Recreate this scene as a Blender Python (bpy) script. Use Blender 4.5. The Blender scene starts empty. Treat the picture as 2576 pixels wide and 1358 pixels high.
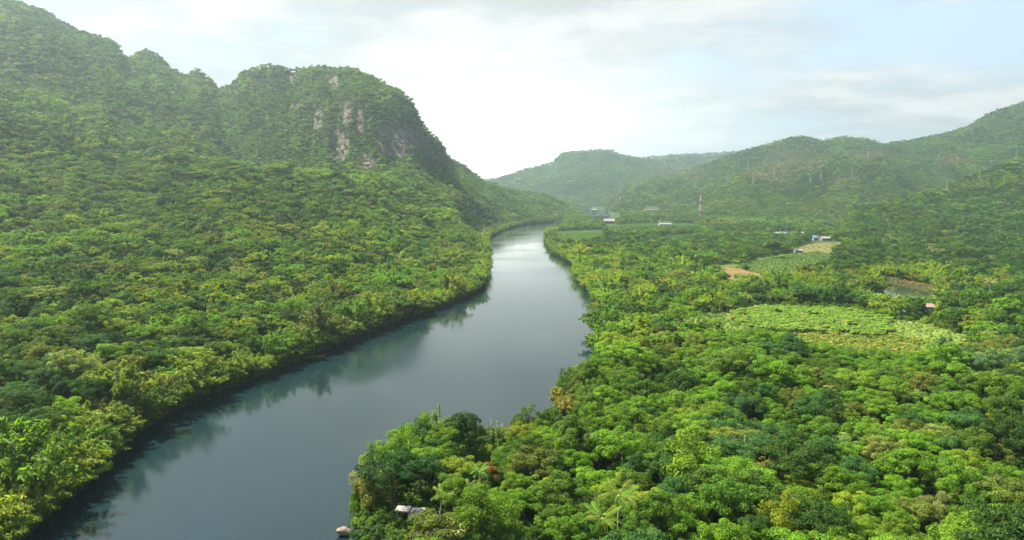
import bpy, math, random
import numpy as np
from mathutils import Vector, Matrix, Euler

S = bpy.context.scene
C = S.collection
R = math.radians
rng = np.random.default_rng(7)
random.seed(7)

# ------------------------------------------------------------------ camera model
CAM_H, PITCH, F = 80.0, R(6.2), 731.0
cp, sp = math.cos(PITCH), math.sin(PITCH)
DS = 2575.5 / 1024.0            # survey sheet units per render pixel


def tan_el(v):
    y = -(np.asarray(v, float) / DS - 270.0) / F
    return (-sp + y * cp) / (cp + y * sp)


def slope_a(u, v):
    x = (np.asarray(u, float) / DS - 512.0) / F
    y = -(np.asarray(v, float) / DS - 270.0) / F
    return x / (cp + y * sp)


def ground(u, v, z=2.5):
    """Point of the level z that lies under the sight line (u, v)."""
    t = tan_el(v)
    Y = (z - CAM_H) / t
    return np.stack([slope_a(u, v) * Y, Y], -1)


def project(P):
    P = np.asarray(P, float)
    dz = P[..., 2] - CAM_H
    d = P[..., 1] * cp - dz * sp
    y = P[..., 1] * sp + dz * cp
    return 512 + F * P[..., 0] / d, 270 - F * y / d, d


# ------------------------------------------------------------------ noise
def _hash(ix, iy, seed):
    h = (ix.astype(np.int64) * 374761393 + iy.astype(np.int64) * 668265263 + seed * 1442695041) & 0xFFFFFFFF
    h = ((h ^ (h >> 13)) * 1274126177) & 0xFFFFFFFF
    h = h ^ (h >> 16)
    return (h & 0xFFFF) / 65535.0


def vnoise(x, y, seed=0):
    x = np.asarray(x, float); y = np.asarray(y, float)
    ix, iy = np.floor(x), np.floor(y)
    fx, fy = x - ix, y - iy
    fx = fx * fx * (3 - 2 * fx); fy = fy * fy * (3 - 2 * fy)
    a = _hash(ix, iy, seed); b = _hash(ix + 1, iy, seed)
    c = _hash(ix, iy + 1, seed); d = _hash(ix + 1, iy + 1, seed)
    return (a * (1 - fx) + b * fx) * (1 - fy) + (c * (1 - fx) + d * fx) * fy


def fbm(x, y, seed=0, octv=4):
    s, amp, tot = 0, 1.0, 0
    for k in range(octv):
        s = s + amp * vnoise(np.asarray(x) * 2 ** k, np.asarray(y) * 2 ** k, seed + k * 17)
        tot += amp
        amp *= 0.5
    return s / tot


def inside(px, py, poly):
    poly = np.asarray(poly)
    r = np.zeros(np.shape(px), bool)
    n = len(poly)
    for i in range(n):
        x1, y1 = poly[i]; x2, y2 = poly[(i + 1) % n]
        if y1 == y2:
            continue
        c = ((y1 > py) != (y2 > py)) & (px < (x2 - x1) * (py - y1) / (y2 - y1) + x1)
        r ^= c
    return r


def seg_dist(px, py, poly, closed=True):
    d = np.full(np.shape(px), 1e9)
    n = len(poly)
    for i in range(n if closed else n - 1):
        x1, y1 = poly[i]; x2, y2 = poly[(i + 1) % n]
        dx, dy = x2 - x1, y2 - y1
        t = np.clip(((px - x1) * dx + (py - y1) * dy) / (dx * dx + dy * dy + 1e-9), 0, 1)
        d = np.minimum(d, (px - x1 - t * dx) ** 2 + (py - y1 - t * dy) ** 2)
    return np.sqrt(d)


def smooth(e0, e1, x):
    t = np.clip((x - e0) / (e1 - e0), 0, 1)
    return t * t * (3 - 2 * t)


# ------------------------------------------------------------------ river, pond and clearings (survey)
left_bank = [(-160, 1560), (60, 1358), (120, 1300), (200, 1235), (270, 1165), (330, 1100), (420, 1045), (520, 997), (620, 962),
             (700, 927), (800, 888), (860, 862), (930, 836), (1000, 808), (1060, 790), (1130, 765), (1200, 733), (1215, 712),
             (1222, 690), (1228, 665), (1228, 640), (1222, 615), (1226, 600), (1250, 586), (1285, 573), (1330, 564), (1400, 559)]
right_bank = [(1480, 567), (1400, 574), (1372, 585), (1372, 605), (1392, 630), (1445, 655), (1452, 690), (1495, 735), (1505, 765),
              (1502, 800), (1505, 835), (1507, 872), (1500, 905), (1462, 935), (1405, 975), (1405, 1015), (1370, 1050), (1310, 1090),
              (1230, 1090), (1120, 1085), (1040, 1105), (1015, 1140), (960, 1180), (905, 1225), (880, 1265), (882, 1310), (840, 1365), (720, 1560)]
river_poly = [tuple(ground(u, v, 0.0)) for u, v in left_bank] + [tuple(ground(u, v, 4.0)) for u, v in right_bank]
river_poly = np.array(river_poly)
reach_poly = np.array([tuple(ground(u, v, 0.0)) for u, v in [(1452, 548), (1540, 548), (1525, 527), (1474, 525)]])
pond_poly = np.array([tuple(ground(u, v, 0.5)) for u, v in
                      [(2205, 706), (2228, 704), (2285, 716), (2340, 728), (2372, 740), (2350, 762), (2300, 760), (2255, 757), (2225, 735)]])


def gp(pts, z=2.5):
    return np.array([tuple(ground(u, v, z)) for u, v in pts])


banana_poly = gp([(1838, 800), (1850, 785), (1930, 778), (2060, 778), (2170, 786), (2225, 806), (2262, 840), (2180, 848), (2050, 842), (1940, 836), (1865, 826)])
yellow_poly = gp([(1900, 836), (2050, 842), (2180, 848), (2262, 842), (2360, 862), (2450, 872), (2440, 905), (2330, 905), (2200, 892), (2060, 880), (1960, 862)])
rows_poly = gp([(1610, 792), (1700, 786), (1838, 792), (1865, 828), (1950, 850), (1900, 862), (1800, 842), (1700, 822), (1630, 812)])
meadow_poly = gp([(2225, 806), (2300, 808), (2370, 826), (2440, 850), (2480, 872), (2390, 868), (2262, 842)])
brown_poly = gp([(1800, 674), (1835, 672), (1880, 680), (1925, 693), (1915, 702), (1860, 708), (1815, 700)])
grass_poly = gp([(1840, 672), (1900, 655), (1990, 640), (2060, 632), (2110, 646), (2090, 664), (2020, 684), (1960, 700), (1905, 688)])
dry_poly = gp([(2005, 622), (2050, 612), (2120, 610), (2130, 622), (2075, 633), (2010, 637)])
far_a = gp([(1385, 588), (1518, 583), (1520, 598), (1470, 612), (1405, 612)])
far_b = gp([(1520, 572), (1600, 566), (1760, 566), (1760, 580), (1640, 580), (1525, 586)])
far_c = gp([(1640, 602), (1690, 594), (1760, 592), (1750, 604), (1680, 610)])
far_d = gp([(1625, 552), (1705, 549), (1715, 557), (1635, 560)])
pond_side = gp([(2175, 735), (2222, 738), (2255, 760), (2350, 766), (2390, 778), (2280, 782), (2190, 765)])
right_green = gp([(2330, 670), (2480, 655), (2600, 660), (2600, 690), (2480, 700), (2380, 695)])
open_views = [
    [(1830, 790), (1850, 770), (1990, 764), (2170, 774), (2232, 800), (2262, 838), (2180, 836), (2050, 828), (1900, 826), (1850, 816)],
    [(1900, 836), (2050, 828), (2262, 838), (2360, 856), (2450, 868), (2380, 896), (2290, 888), (2200, 872), (2090, 862), (1990, 852)],
    [(1615, 784), (1700, 778), (1838, 784), (1860, 822), (1935, 838), (1880, 842), (1790, 812), (1690, 800)],
    [(2225, 800), (2300, 804), (2370, 820), (2440, 848), (2460, 866), (2360, 856), (2262, 838)],
    [(1800, 666), (1835, 664), (1880, 672), (1922, 688), (1905, 696), (1862, 703), (1822, 692)],
    [(1850, 668), (1900, 651), (1990, 636), (2060, 628), (2100, 640), (2080, 658), (2010, 676), (1950, 690), (1900, 680)],
    [(2010, 618), (2050, 608), (2110, 606), (2120, 618), (2070, 628), (2012, 632)],
    [(1392, 582), (1516, 578), (1518, 592), (1470, 606), (1410, 606)], [(1522, 568), (1600, 562), (1750, 562), (1750, 573), (1630, 573), (1526, 580)],
    [(1650, 598), (1690, 591), (1750, 589), (1740, 598), (1690, 604)],
    [(2215, 704), (2228, 698), (2285, 708), (2340, 720), (2368, 732), (2345, 758), (2300, 756), (2262, 754), (2232, 738)],
    [(1462, 524), (1493, 524), (1491, 541), (1472, 541)],
    # buildings and masts
    [(1486, 520), (1520, 520), (1525, 533), (1562, 536), (1562, 549), (1486, 549)], [(1515, 541), (1548, 541), (1548, 561), (1515, 561)], [(1618, 518), (1658, 518), (1658, 530), (1618, 530)],
    [(1655, 559), (1690, 559), (1690, 567), (1655, 567)], [(1950, 582), (2000, 582), (2000, 589), (1950, 589)], [(2038, 593), (2088, 593), (2088, 600), (2038, 600)], [(1998, 628), (2018, 628), (2018, 635), (1998, 635)],
    [(2318, 758), (2346, 758), (2346, 780), (2318, 780)], [(2254, 784), (2270, 784), (2270, 796), (2254, 796)],
    [(1925, 576), (1936, 576), (1936, 582), (1925, 582)], [(2010, 586), (2026, 586), (2026, 591), (2010, 591)], [(1006, 1252), (1066, 1252), (1062, 1298), (1006, 1292)], [(855, 1318), (882, 1318), (882, 1340), (855, 1340)],
    [(2474, 758), (2488, 758), (2488, 768), (2474, 768)],
]
clearings = [banana_poly, yellow_poly, rows_poly, meadow_poly, brown_poly, grass_poly, dry_poly, far_a, far_b, far_c, far_d, pond_side]

# ------------------------------------------------------------------ terrain as a fan of sight-independent profiles
NA, NY = 640, 680
A = np.linspace(-1.15, 1.15, NA)
Y0, Y1 = 70.0, 9000.0
YL = Y0 * (Y1 / Y0) ** (np.arange(NY) / (NY - 1))
AA, YY = np.meshgrid(A, YL, indexing='ij')
XX = AA * YY

# left massif: for stations along the valley, (row, depth) from the bank to the crest
stations = {
    -300: [(1650, 118), (1300, 170), (950, 270), (650, 480), (400, 760), (150, 1100), (-120, 1500)],
    0: [(1400, 152), (1100, 215), (850, 325), (600, 560), (400, 800), (200, 1100), (-8, 1500)],
    150: [(1275, 175), (1000, 250), (780, 380), (580, 600), (420, 830), (250, 1150), (56, 1550)],
    300: [(1110, 215), (900, 305), (700, 470), (550, 700), (420, 920), (300, 1200), (118, 1600)],
    450: [(1028, 250), (850, 340), (680, 510), (520, 760), (412, 940), (425, 1050), (330, 1280), (182, 1700)],
    600: [(962, 290), (800, 395), (650, 545), (500, 770), (428, 900), (452, 1060), (395, 1280), (330, 1400), (188, 1700)],
    720: [(918, 325), (750, 460), (600, 660), (490, 860), (434, 975), (458, 1110), (410, 1260), (280, 1430), (178, 1640)],
    850: [(864, 372), (700, 530), (560, 760), (440, 960), (462, 1100), (432, 1240), (385, 1285), (260, 1380), (174, 1560)],
    950: [(828, 415), (680, 610), (550, 850), (446, 1060), (452, 1160), (428, 1240), (412, 1270), (370, 1300), (265, 1360), (205, 1510)],
    1000: [(808, 450), (660, 680), (535, 900), (455, 1130), (415, 1270), (392, 1300), (330, 1325), (265, 1370), (228, 1480)],
    1060: [(790, 480), (630, 780), (515, 1020), (440, 1240), (408, 1340), (390, 1365), (340, 1400), (292, 1460)],
    1100: [(778, 497), (610, 860), (500, 1150), (440, 1400), (412, 1560), (380, 1640), (352, 1720)],
    1160: [(752, 552), (590, 940), (505, 1300), (455, 1650), (414, 1950)],
    1215: [(712, 640), (595, 1020), (545, 1350), (500, 1750), (458, 2150)],
    1250: [(587, 1330), (555, 1600), (512, 1850), (468, 2180)],
    1300: [(568, 1660), (540, 1850), (508, 2100), (483, 2280)],
    1360: [(562, 1800), (530, 2020), (491, 2380)],
    1400: [(560, 1950), (535, 2200), (504, 2400)],
    1440: [(553, 2200), (525, 2500)],
    1475: [(546, 2600), (541, 2700)],
    1500: [(546, 2650), (546, 2750)],
}
sky_u = [-300, 0, 60, 100, 150, 190, 240, 290, 318, 330, 365, 400, 430, 470, 495, 525, 548, 580, 610, 660, 700, 745, 760, 800, 850,
         880, 920, 970, 1010, 1035, 1050, 1075, 1110, 1130, 1160, 1190, 1215, 1250, 1300, 1360, 1400, 1440, 1475, 1500]
sky_v = [-120, -8, 10, 20, 48, 73, 90, 102, 148, 140, 122, 138, 172, 190, 169, 194, 220, 213, 180, 165, 163, 172, 167, 164, 169,
         167, 183, 208, 226, 250, 282, 320, 360, 390, 410, 435, 455, 465, 480, 487, 500, 521, 538, 545]
NT = 160
tt = np.linspace(0, 1, NT)
su = sorted(stations)
sa, sYb, sYs, sZ = [], [], [], []
for u in su:
    pts = stations[u]
    vs = np.array([p[0] for p in pts], float); ys = np.array([p[1] for p in pts], float)
    zs = np.maximum(CAM_H + ys * tan_el(vs), 1.5)
    sa.append(float(slope_a(u, np.mean(vs)))); sYb.append(ys[0]); sYs.append(ys[-1])
    sZ.append(np.interp(tt, (ys - ys[0]) / (ys[-1] - ys[0]), zs))
sa = np.array(sa); sYb = np.array(sYb); sYs = np.array(sYs); sZ = np.array(sZ)
ker = np.exp(-np.linspace(-2, 2, 7) ** 2); ker /= ker.sum()
for i in range(len(sZ)):
    sZ[i] = np.convolve(np.pad(sZ[i], 3, mode='edge'), ker, 'valid')
Yb = np.interp(A, sa, sYb); Ys = np.interp(A, sa, sYs)
ka = slope_a(np.array(sky_u), np.array(sky_v))
crest_v = np.interp(A, ka, np.array(sky_v, float))
crest_z = CAM_H + Ys * tan_el(crest_v) - 6.0
Zn = np.zeros((NA, NT))
for j in range(NT):
    Zn[:, j] = np.interp(A, sa, sZ[:, j])
w = smooth(.70, 1.0, tt)[None, :]
Zn = Zn + w * (crest_z[:, None] - Zn[:, -1:])
T = (YY - Yb[:, None]) / (Ys - Yb)[:, None]
Zl = np.zeros_like(YY)
for i in range(NA):
    Zl[i] = np.interp(T[i], tt, Zn[i])
    back = T[i] > 1
    Zl[i][back] = Zn[i, -1] - (YY[i][back] - Ys[i]) * 0.42
    Zl[i][T[i] < 0] = 0
Zl[A > slope_a(1500, 546)] = 0
# gullies and spurs on the massif
rug = smooth(0.22, 0.6, T) * smooth(1.25, 0.95, T)
g1 = fbm(XX / 150 + 3, YY / 230, 3, 4) - 0.5
g2 = np.abs(fbm(AA * 16 + 9, YY / 900, 5, 3) - 0.5) * 2
steep_zone = smooth(slope_a(640, 300), slope_a(760, 300), AA) * smooth(slope_a(1190, 420), slope_a(1090, 380), AA)
Zl = Zl + rug * (g1 * 60 + (g2 - 0.25) * 30) * np.clip(Zl / 150, 0, 1) * smooth(1.03, 0.86, T)
flute = (np.abs(fbm(AA * 42, YY / 500, 8, 3) - 0.5) * 2 - 0.2)
Zl = Zl + steep_zone * flute * 30 * smooth(0.70, 0.78, T) * smooth(0.95, 0.84, T)
Zl = Zl + (fbm(XX / 60, YY / 60, 12, 3) - 0.5) * 7 * smooth(0.1, 0.4, T) * smooth(1.2, 1, T)


def hill(crest, Yc, Yf, power=1.35, backslope=0.35, drop=5.0):
    """A hill with a crest drawn station by station; Yc, Yf: depth of crest and foot."""
    cu = np.array([c[0] for c in crest], float); cv = np.array([c[1] for c in crest], float)
    ca = slope_a(cu, cv)
    yc = np.interp(A, ca, np.broadcast_to(np.asarray(Yc, float), cu.shape))
    yf = np.interp(A, ca, np.broadcast_to(np.asarray(Yf, float), cu.shape))
    v = np.interp(A, ca, cv)
    zc = CAM_H + yc * tan_el(v) - drop
    dl = np.clip(np.minimum(A - ca[0], ca[-1] - A) / 0.02 + 1, 0, 1)
    zc = zc * dl
    s = (YY - yf[:, None]) / (yc - yf)[:, None]
    z = np.where(s <= 1, zc[:, None] * np.clip(s, 0, 1) ** power, zc[:, None] - (YY - yc[:, None]) * backslope)
    n = fbm(XX / 260 + yc[0] / 100, YY / 260, 31, 4) - 0.5
    sp2 = np.abs(fbm(AA * 11 + yc[0], YY / 1500 + XX / 1500, 37, 3) - 0.5) * 2 - 0.25
    z = z + (n * 0.28 + sp2 * 0.22) * np.clip(zc[:, None], 0, 260) * smooth(0.05, 0.4, s) * smooth(1.0, 0.8, s)
    return np.maximum(z, 0)


hills = [
    hill([(1150, 470), (1200, 457), (1235, 449), (1262, 458), (1300, 480)], 6800, 6000),
    hill([(1500, 420), (1550, 402), (1600, 399), (1700, 390), (1800, 386), (1870, 380), (1950, 372), (2050, 380)], 5400, 4500),
    hill([(1215, 462), (1260, 446), (1330, 424), (1390, 410), (1410, 385), (1450, 381), (1530, 377), (1560, 390), (1600, 397),
          (1650, 408), (1750, 440), (1850, 490)], 4600, 3500, 1.15),
    hill([(1480, 512), (1560, 475), (1620, 455), (1700, 434), (1760, 417), (1870, 380), (1940, 360), (1990, 345), (2020, 342), (2070, 354),
          (2120, 343), (2180, 350), (2230, 366), (2300, 400), (2400, 450)], 3100, 2150, 1.3),
    hill([(1760, 500), (1850, 440), (1950, 415), (2050, 400), (2100, 390), (2190, 386), (2250, 412), (2330, 467), (2370, 495)], 2450, 1750, 1.3),
    hill([(2140, 390), (2240, 360), (2330, 344), (2400, 328), (2440, 314), (2480, 288), (2520, 272), (2575, 256), (2700, 218), (2900, 190), (3300, 190)],
         3000, 1900, 1.2),
    hill([(2150, 520), (2200, 512), (2250, 504), (2320, 485), (2400, 459), (2480, 430), (2575, 388), (2700, 335), (2900, 265), (3300, 220)],
         [1400, 1400, 1450, 1520, 1580, 1620, 1660, 1700, 1700, 1700], 1020, 1.55),
]
Zv = 2.5 + (fbm(XX / 90, YY / 90, 21, 3) - 0.5) * 1.2
Z = np.maximum(Zv, Zl)
for h in hills:
    Z = np.maximum(Z, h)
near = YY < 5000
d_river = np.full(YY.shape, 1e4); d_reach = d_river.copy(); d_pond = d_river.copy()
for arr, poly in ((d_river, river_poly), (d_reach, reach_poly), (d_pond, pond_poly)):
    px, py = XX[near], YY[near]
    d = seg_dist(px, py, poly)
    d = np.where(inside(px, py, poly), -d, d)
    arr[near] = d
d_water = np.minimum(np.minimum(d_river, d_reach), d_pond)
Z = np.minimum(Z, 0.15 + np.maximum(d_water, 0) * 0.32 + np.maximum(d_water - 10, 0) ** 2 * 0.02 + np.where(d_water > 0, 0, np.maximum(d_water * 0.5, -4) - 0.15))
flat = np.zeros(YY.shape, bool)
for poly in clearings:
    flat |= inside(XX, YY, poly)
flat &= d_water > 5
Z[flat] = 2.5


def height(x, y):
    a = x / y
    fi = np.clip((a - A[0]) / (A[1] - A[0]), 0, NA - 1.001)
    fj = np.clip(np.log(y / Y0) / np.log(Y1 / Y0) * (NY - 1), 0, NY - 1.001)
    i = fi.astype(int); j = fj.astype(int); s = fi - i; t = fj - j
    return (Z[i, j] * (1 - s) + Z[i + 1, j] * s) * (1 - t) + (Z[i, j + 1] * (1 - s) + Z[i + 1, j + 1] * s) * t


def sample(G, x, y):
    a = x / y
    i = np.clip(np.rint((a - A[0]) / (A[1] - A[0])), 0, NA - 1).astype(int)
    j = np.clip(np.rint(np.log(y / Y0) / np.log(Y1 / Y0) * (NY - 1)), 0, NY - 1).astype(int)
    return G[i, j]


def hit(u, v, extra=0.0):
    """Where the sight line (u, v) first meets the land."""
    a = float(slope_a(u, v)); t = float(tan_el(v))
    ys = np.geomspace(90, 8000, 3000)
    h = height(a * ys, ys) + extra
    k = np.argmax(CAM_H + ys * t <= h)
    y = ys[k]
    return a * y, y, float(height(np.array([a * y]), np.array([y]))[0])


dZdY = np.gradient(Z, axis=1) / np.gradient(YY, axis=1)
dZdX = np.gradient(Z, axis=0) / np.gradient(XX, axis=0)
SLOPE = np.sqrt(dZdX ** 2 + dZdY ** 2)
ELEV = (Z + 3 - CAM_H) / YY
RUNMAX = np.maximum.accumulate(ELEV, axis=1)


# ------------------------------------------------------------------ materials
def mat(name):
    m = bpy.data.materials.new(name); m.use_nodes = True
    nt = m.node_tree
    for n in list(nt.nodes):
        nt.nodes.remove(n)
    return m, nt, nt.nodes.new('ShaderNodeOutputMaterial')


def N(nt, t, **kw):
    n = nt.nodes.new(t)
    for k, v in kw.items():
        setattr(n, k, v)
    return n


def plain(name, col, rough=0.7, metal=0.0, noise=0.25, scale=1.5):
    m, nt, out = mat(name)
    b = N(nt, 'ShaderNodeBsdfPrincipled')
    b.inputs['Roughness'].default_value = rough
    b.inputs['Metallic'].default_value = metal
    tc = N(nt, 'ShaderNodeTexCoord'); nz = N(nt, 'ShaderNodeTexNoise')
    nz.inputs['Scale'].default_value = scale; nz.inputs['Detail'].default_value = 5
    nt.links.new(tc.outputs['Object'], nz.inputs['Vector'])
    mr = N(nt, 'ShaderNodeMapRange')
    mr.inputs['From Min'].default_value = 0.3; mr.inputs['From Max'].default_value = 0.7
    mr.inputs['To Min'].default_value = 1 - noise; mr.inputs['To Max'].default_value = 1 + noise
    nt.links.new(nz.outputs['Fac'], mr.inputs['Value'])
    mx = N(nt, 'ShaderNodeVectorMath', operation='SCALE')
    mx.inputs[0].default_value = col
    nt.links.new(mr.outputs['Result'], mx.inputs['Scale'])
    nt.links.new(mx.outputs[0], b.inputs['Base Color'])
    nt.links.new(b.outputs[0], out.inputs['Surface'])
    return m


def leaf_material(name, trans=0.48):
    m, nt, out = mat(name)
    at = N(nt, 'ShaderNodeAttribute', attribute_type='INSTANCER', attribute_name='leaf_tint')
    lv = N(nt, 'ShaderNodeAttribute', attribute_type='GEOMETRY', attribute_name='leaf_var')
    sc = N(nt, 'ShaderNodeVectorMath', operation='SCALE')
    nt.links.new(at.outputs['Color'], sc.inputs[0]); nt.links.new(lv.outputs['Fac'], sc.inputs['Scale'])
    geo = N(nt, 'ShaderNodeNewGeometry')
    nz = N(nt, 'ShaderNodeTexNoise'); nz.inputs['Scale'].default_value = 0.42; nz.inputs['Detail'].default_value = 3
    nt.links.new(geo.outputs['Position'], nz.inputs['Vector'])
    hm = N(nt, 'ShaderNodeMapRange'); hm.inputs['From Min'].default_value = .35; hm.inputs['From Max'].default_value = .65
    nt.links.new(nz.outputs['Fac'], hm.inputs['Value'])
    hx_ = N(nt, 'ShaderNodeMix', data_type='RGBA')
    hx_.inputs[6].default_value = (.76, .88, 1.0, 1); hx_.inputs[7].default_value = (1.16, 1.12, .92, 1)
    nt.links.new(hm.outputs['Result'], hx_.inputs[0])
    hv = N(nt, 'ShaderNodeVectorMath', operation='MULTIPLY')
    nt.links.new(sc.outputs[0], hv.inputs[0]); nt.links.new(hx_.outputs[2], hv.inputs[1])
    sc = hv
    b = N(nt, 'ShaderNodeBsdfPrincipled')
    b.inputs['Roughness'].default_value = 0.62
    b.inputs['Specular IOR Level'].default_value = 0.12
    nt.links.new(sc.outputs[0], b.inputs['Base Color'])
    tr = N(nt, 'ShaderNodeBsdfTranslucent')
    tm = N(nt, 'ShaderNodeVectorMath', operation='MULTIPLY')
    tm.inputs[1].default_value = (1.15, 1.2, 0.5)
    nt.links.new(sc.outputs[0], tm.inputs[0]); nt.links.new(tm.outputs[0], tr.inputs['Color'])
    mx = N(nt, 'ShaderNodeMixShader'); mx.inputs[0].default_value = trans
    nt.links.new(b.outputs[0], mx.inputs[1]); nt.links.new(tr.outputs[0], mx.inputs[2])
    nt.links.new(mx.outputs[0], out.inputs['Surface'])
    return m


M_LEAF = leaf_material('foliage')
M_BARK = plain('bark', (0.11, 0.085, 0.06), 0.9)
M_PALE = plain('pale_bark', (0.38, 0.35, 0.30), 0.8)
M_CULM = plain('bamboo_culm', (0.20, 0.20, 0.06), 0.6)
M_CONC = plain('weathered_concrete', (0.22, 0.215, 0.20), 0.85, 0, 0.3, 0.8)
M_WHITE = plain('white_paint', (0.36, 0.355, 0.33), 0.7, 0, 0.15, 0.3)
M_RED = plain('red_paint', (0.30, 0.035, 0.025), 0.6, 0, 0.15, 0.3)
M_RROOF = plain('faded_red_roof', (0.15, 0.05, 0.045), 0.7, 0, 0.2, 0.3)
M_STEEL = plain('galvanised_steel', (0.22, 0.26, 0.27), 0.5, 0.3, 0.1, 0.5)
M_TEAL = plain('teal_paint', (0.12, 0.30, 0.25), 0.6, 0, 0.12, 0.3)
M_BROWN = plain('brown_boards', (0.16, 0.07, 0.05), 0.8, 0, 0.3, 0.8)
M_TIN = plain('pale_tin_sheet', (0.18, 0.18, 0.175), 0.6, 0.0, 0.3, 0.35)
M_PINK = plain('faded_pink_tiles', (0.22, 0.14, 0.115), 0.8, 0, 0.2, 1.2)
M_BLUE = plain('blue_tin_sheet', (0.10, 0.18, 0.30), 0.5, 0.1, 0.15, 0.6)
M_LBLUE = plain('light_blue_plaster', (0.19, 0.29, 0.31), 0.8, 0, 0.15, 0.8)
M_DARK = plain('dark_opening', (0.03, 0.03, 0.03), 0.8)
M_ROCK = plain('tan_rock', (0.15, 0.115, 0.08), 0.9, 0, 0.3, 0.5)


def terrain_material():
    m, nt, out = mat('land_cover')
    b = N(nt, 'ShaderNodeBsdfPrincipled'); b.inputs['Roughness'].default_value = 0.95
    b.inputs['Specular IOR Level'].default_value = 0.1
    at = N(nt, 'ShaderNodeAttribute', attribute_name='soil')
    geo = N(nt, 'ShaderNodeNewGeometry')
    nz = N(nt, 'ShaderNodeTexNoise'); nz.inputs['Scale'].default_value = 0.22; nz.inputs['Detail'].default_value = 9
    nz.inputs['Roughness'].default_value = 0.7
    nt.links.new(geo.outputs['Position'], nz.inputs['Vector'])
    mr = N(nt, 'ShaderNodeMapRange')
    mr.inputs['From Min'].default_value = 0.3; mr.inputs['From Max'].default_value = 0.7
    mr.inputs['To Min'].default_value = 0.55; mr.inputs['To Max'].default_value = 1.4
    nt.links.new(nz.outputs['Fac'], mr.inputs['Value'])
    sc = N(nt, 'ShaderNodeVectorMath', operation='SCALE')
    nt.links.new(at.outputs['Color'], sc.inputs[0]); nt.links.new(mr.outputs['Result'], sc.inputs['Scale'])
    # bare limestone: vertical streaks of grey and rust
    mp = N(nt, 'ShaderNodeMapping'); mp.inputs['Scale'].default_value = (0.13, 0.13, 0.03)
    nt.links.new(geo.outputs['Position'], mp.inputs['Vector'])
    n2 = N(nt, 'ShaderNodeTexNoise'); n2.inputs['Scale'].default_value = 1.0; n2.inputs['Detail'].default_value = 8
    nt.links.new(mp.outputs[0], n2.inputs['Vector'])
    cr = N(nt, 'ShaderNodeValToRGB')
    e = cr.color_ramp.elements
    e[0].position = 0.32; e[0].color = (0.02, 0.02, 0.018, 1)
    e[1].position = 0.72; e[1].color = (0.21, 0.145, 0.085, 1)
    k = e.new(0.47); k.color = (0.075, 0.07, 0.058, 1)
    k = e.new(0.58); k.color = (0.11, 0.098, 0.075, 1)
    nt.links.new(n2.outputs['Fac'], cr.inputs['Fac'])
    rk = N(nt, 'ShaderNodeAttribute', attribute_name='rock')
    mx = N(nt, 'ShaderNodeMix', data_type='RGBA')
    nt.links.new(rk.outputs['Fac'], mx.inputs[0])
    nt.links.new(sc.outputs[0], mx.inputs[6]); nt.links.new(cr.outputs['Color'], mx.inputs[7])
    nt.links.new(mx.outputs[2], b.inputs['Base Color'])
    bp = N(nt, 'ShaderNodeBump'); bp.inputs['Strength'].default_value = 0.8; bp.inputs['Distance'].default_value = 2.0
    nt.links.new(nz.outputs['Fac'], bp.inputs['Height'])
    bk = N(nt, 'ShaderNodeBump'); bk.inputs['Distance'].default_value = 9.0
    nt.links.new(rk.outputs['Fac'], bk.inputs['Strength']); nt.links.new(n2.outputs['Fac'], bk.inputs['Height'])
    nt.links.new(bp.outputs[0], bk.inputs['Normal']); nt.links.new(bk.outputs[0], b.inputs['Normal'])
    nt.links.new(b.outputs[0], out.inputs['Surface'])
    return m


def water_material(name, col, rough):
    m, nt, out = mat(name)
    b = N(nt, 'ShaderNodeBsdfPrincipled')
    b.inputs['Base Color'].default_value = (*col, 1)
    b.inputs['IOR'].default_value = 1.333
    geo = N(nt, 'ShaderNodeNewGeometry')
    nz = N(nt, 'ShaderNodeTexNoise'); nz.inputs['Scale'].default_value = 0.9; nz.inputs['Detail'].default_value = 4
    mp = N(nt, 'ShaderNodeMapping'); mp.inputs['Scale'].default_value = (1, 0.7, 1); mp.inputs['Rotation'].default_value = (0, 0, 0.5)
    nt.links.new(geo.outputs['Position'], mp.inputs['Vector']); nt.links.new(mp.outputs[0], nz.inputs['Vector'])
    big = N(nt, 'ShaderNodeTexNoise'); big.inputs['Scale'].default_value = 0.011; big.inputs['Detail'].default_value = 3
    nt.links.new(geo.outputs['Position'], big.inputs['Vector'])
    mr = N(nt, 'ShaderNodeMapRange')
    mr.inputs['From Min'].default_value = 0.4; mr.inputs['From Max'].default_value = 0.62
    mr.inputs['To Min'].default_value = rough * 0.55; mr.inputs['To Max'].default_value = rough * 1.3
    nt.links.new(big.outputs['Fac'], mr.inputs['Value']); nt.links.new(mr.outputs['Result'], b.inputs['Roughness'])
    bp = N(nt, 'ShaderNodeBump'); bp.inputs['Strength'].default_value = 0.16; bp.inputs['Distance'].default_value = 0.12
    mr2 = N(nt, 'ShaderNodeMapRange')
    mr2.inputs['From Min'].default_value = 0.38; mr2.inputs['From Max'].default_value = 0.64
    mr2.inputs['To Min'].default_value = 0.03; mr2.inputs['To Max'].default_value = 0.22
    nt.links.new(big.outputs['Fac'], mr2.inputs['Value']); nt.links.new(mr2.outputs['Result'], bp.inputs['Strength'])
    nt.links.new(nz.outputs['Fac'], bp.inputs['Height']); nt.links.new(bp.outputs[0], b.inputs['Normal'])
    nt.links.new(b.outputs[0], out.inputs['Surface'])
    return m


# ------------------------------------------------------------------ object helpers
def tag(o, label=None, cat=None, group=None, kind=None):
    if label: o['label'] = label
    if cat: o['category'] = cat
    if group: o['group'] = group
    if kind: o['kind'] = kind
    return o


def link(name, me, parent=None):
    o = bpy.data.objects.new(name, me); C.objects.link(o)
    if parent is not None: o.parent = parent
    return o


def thing(name, label, cat, loc, rz=0.0, group=None):
    o = bpy.data.objects.new(name, None); C.objects.link(o)
    o.location = loc; o.rotation_euler = (0, 0, rz); o.empty_display_size = 0.5
    return tag(o, label, cat, group)


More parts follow.
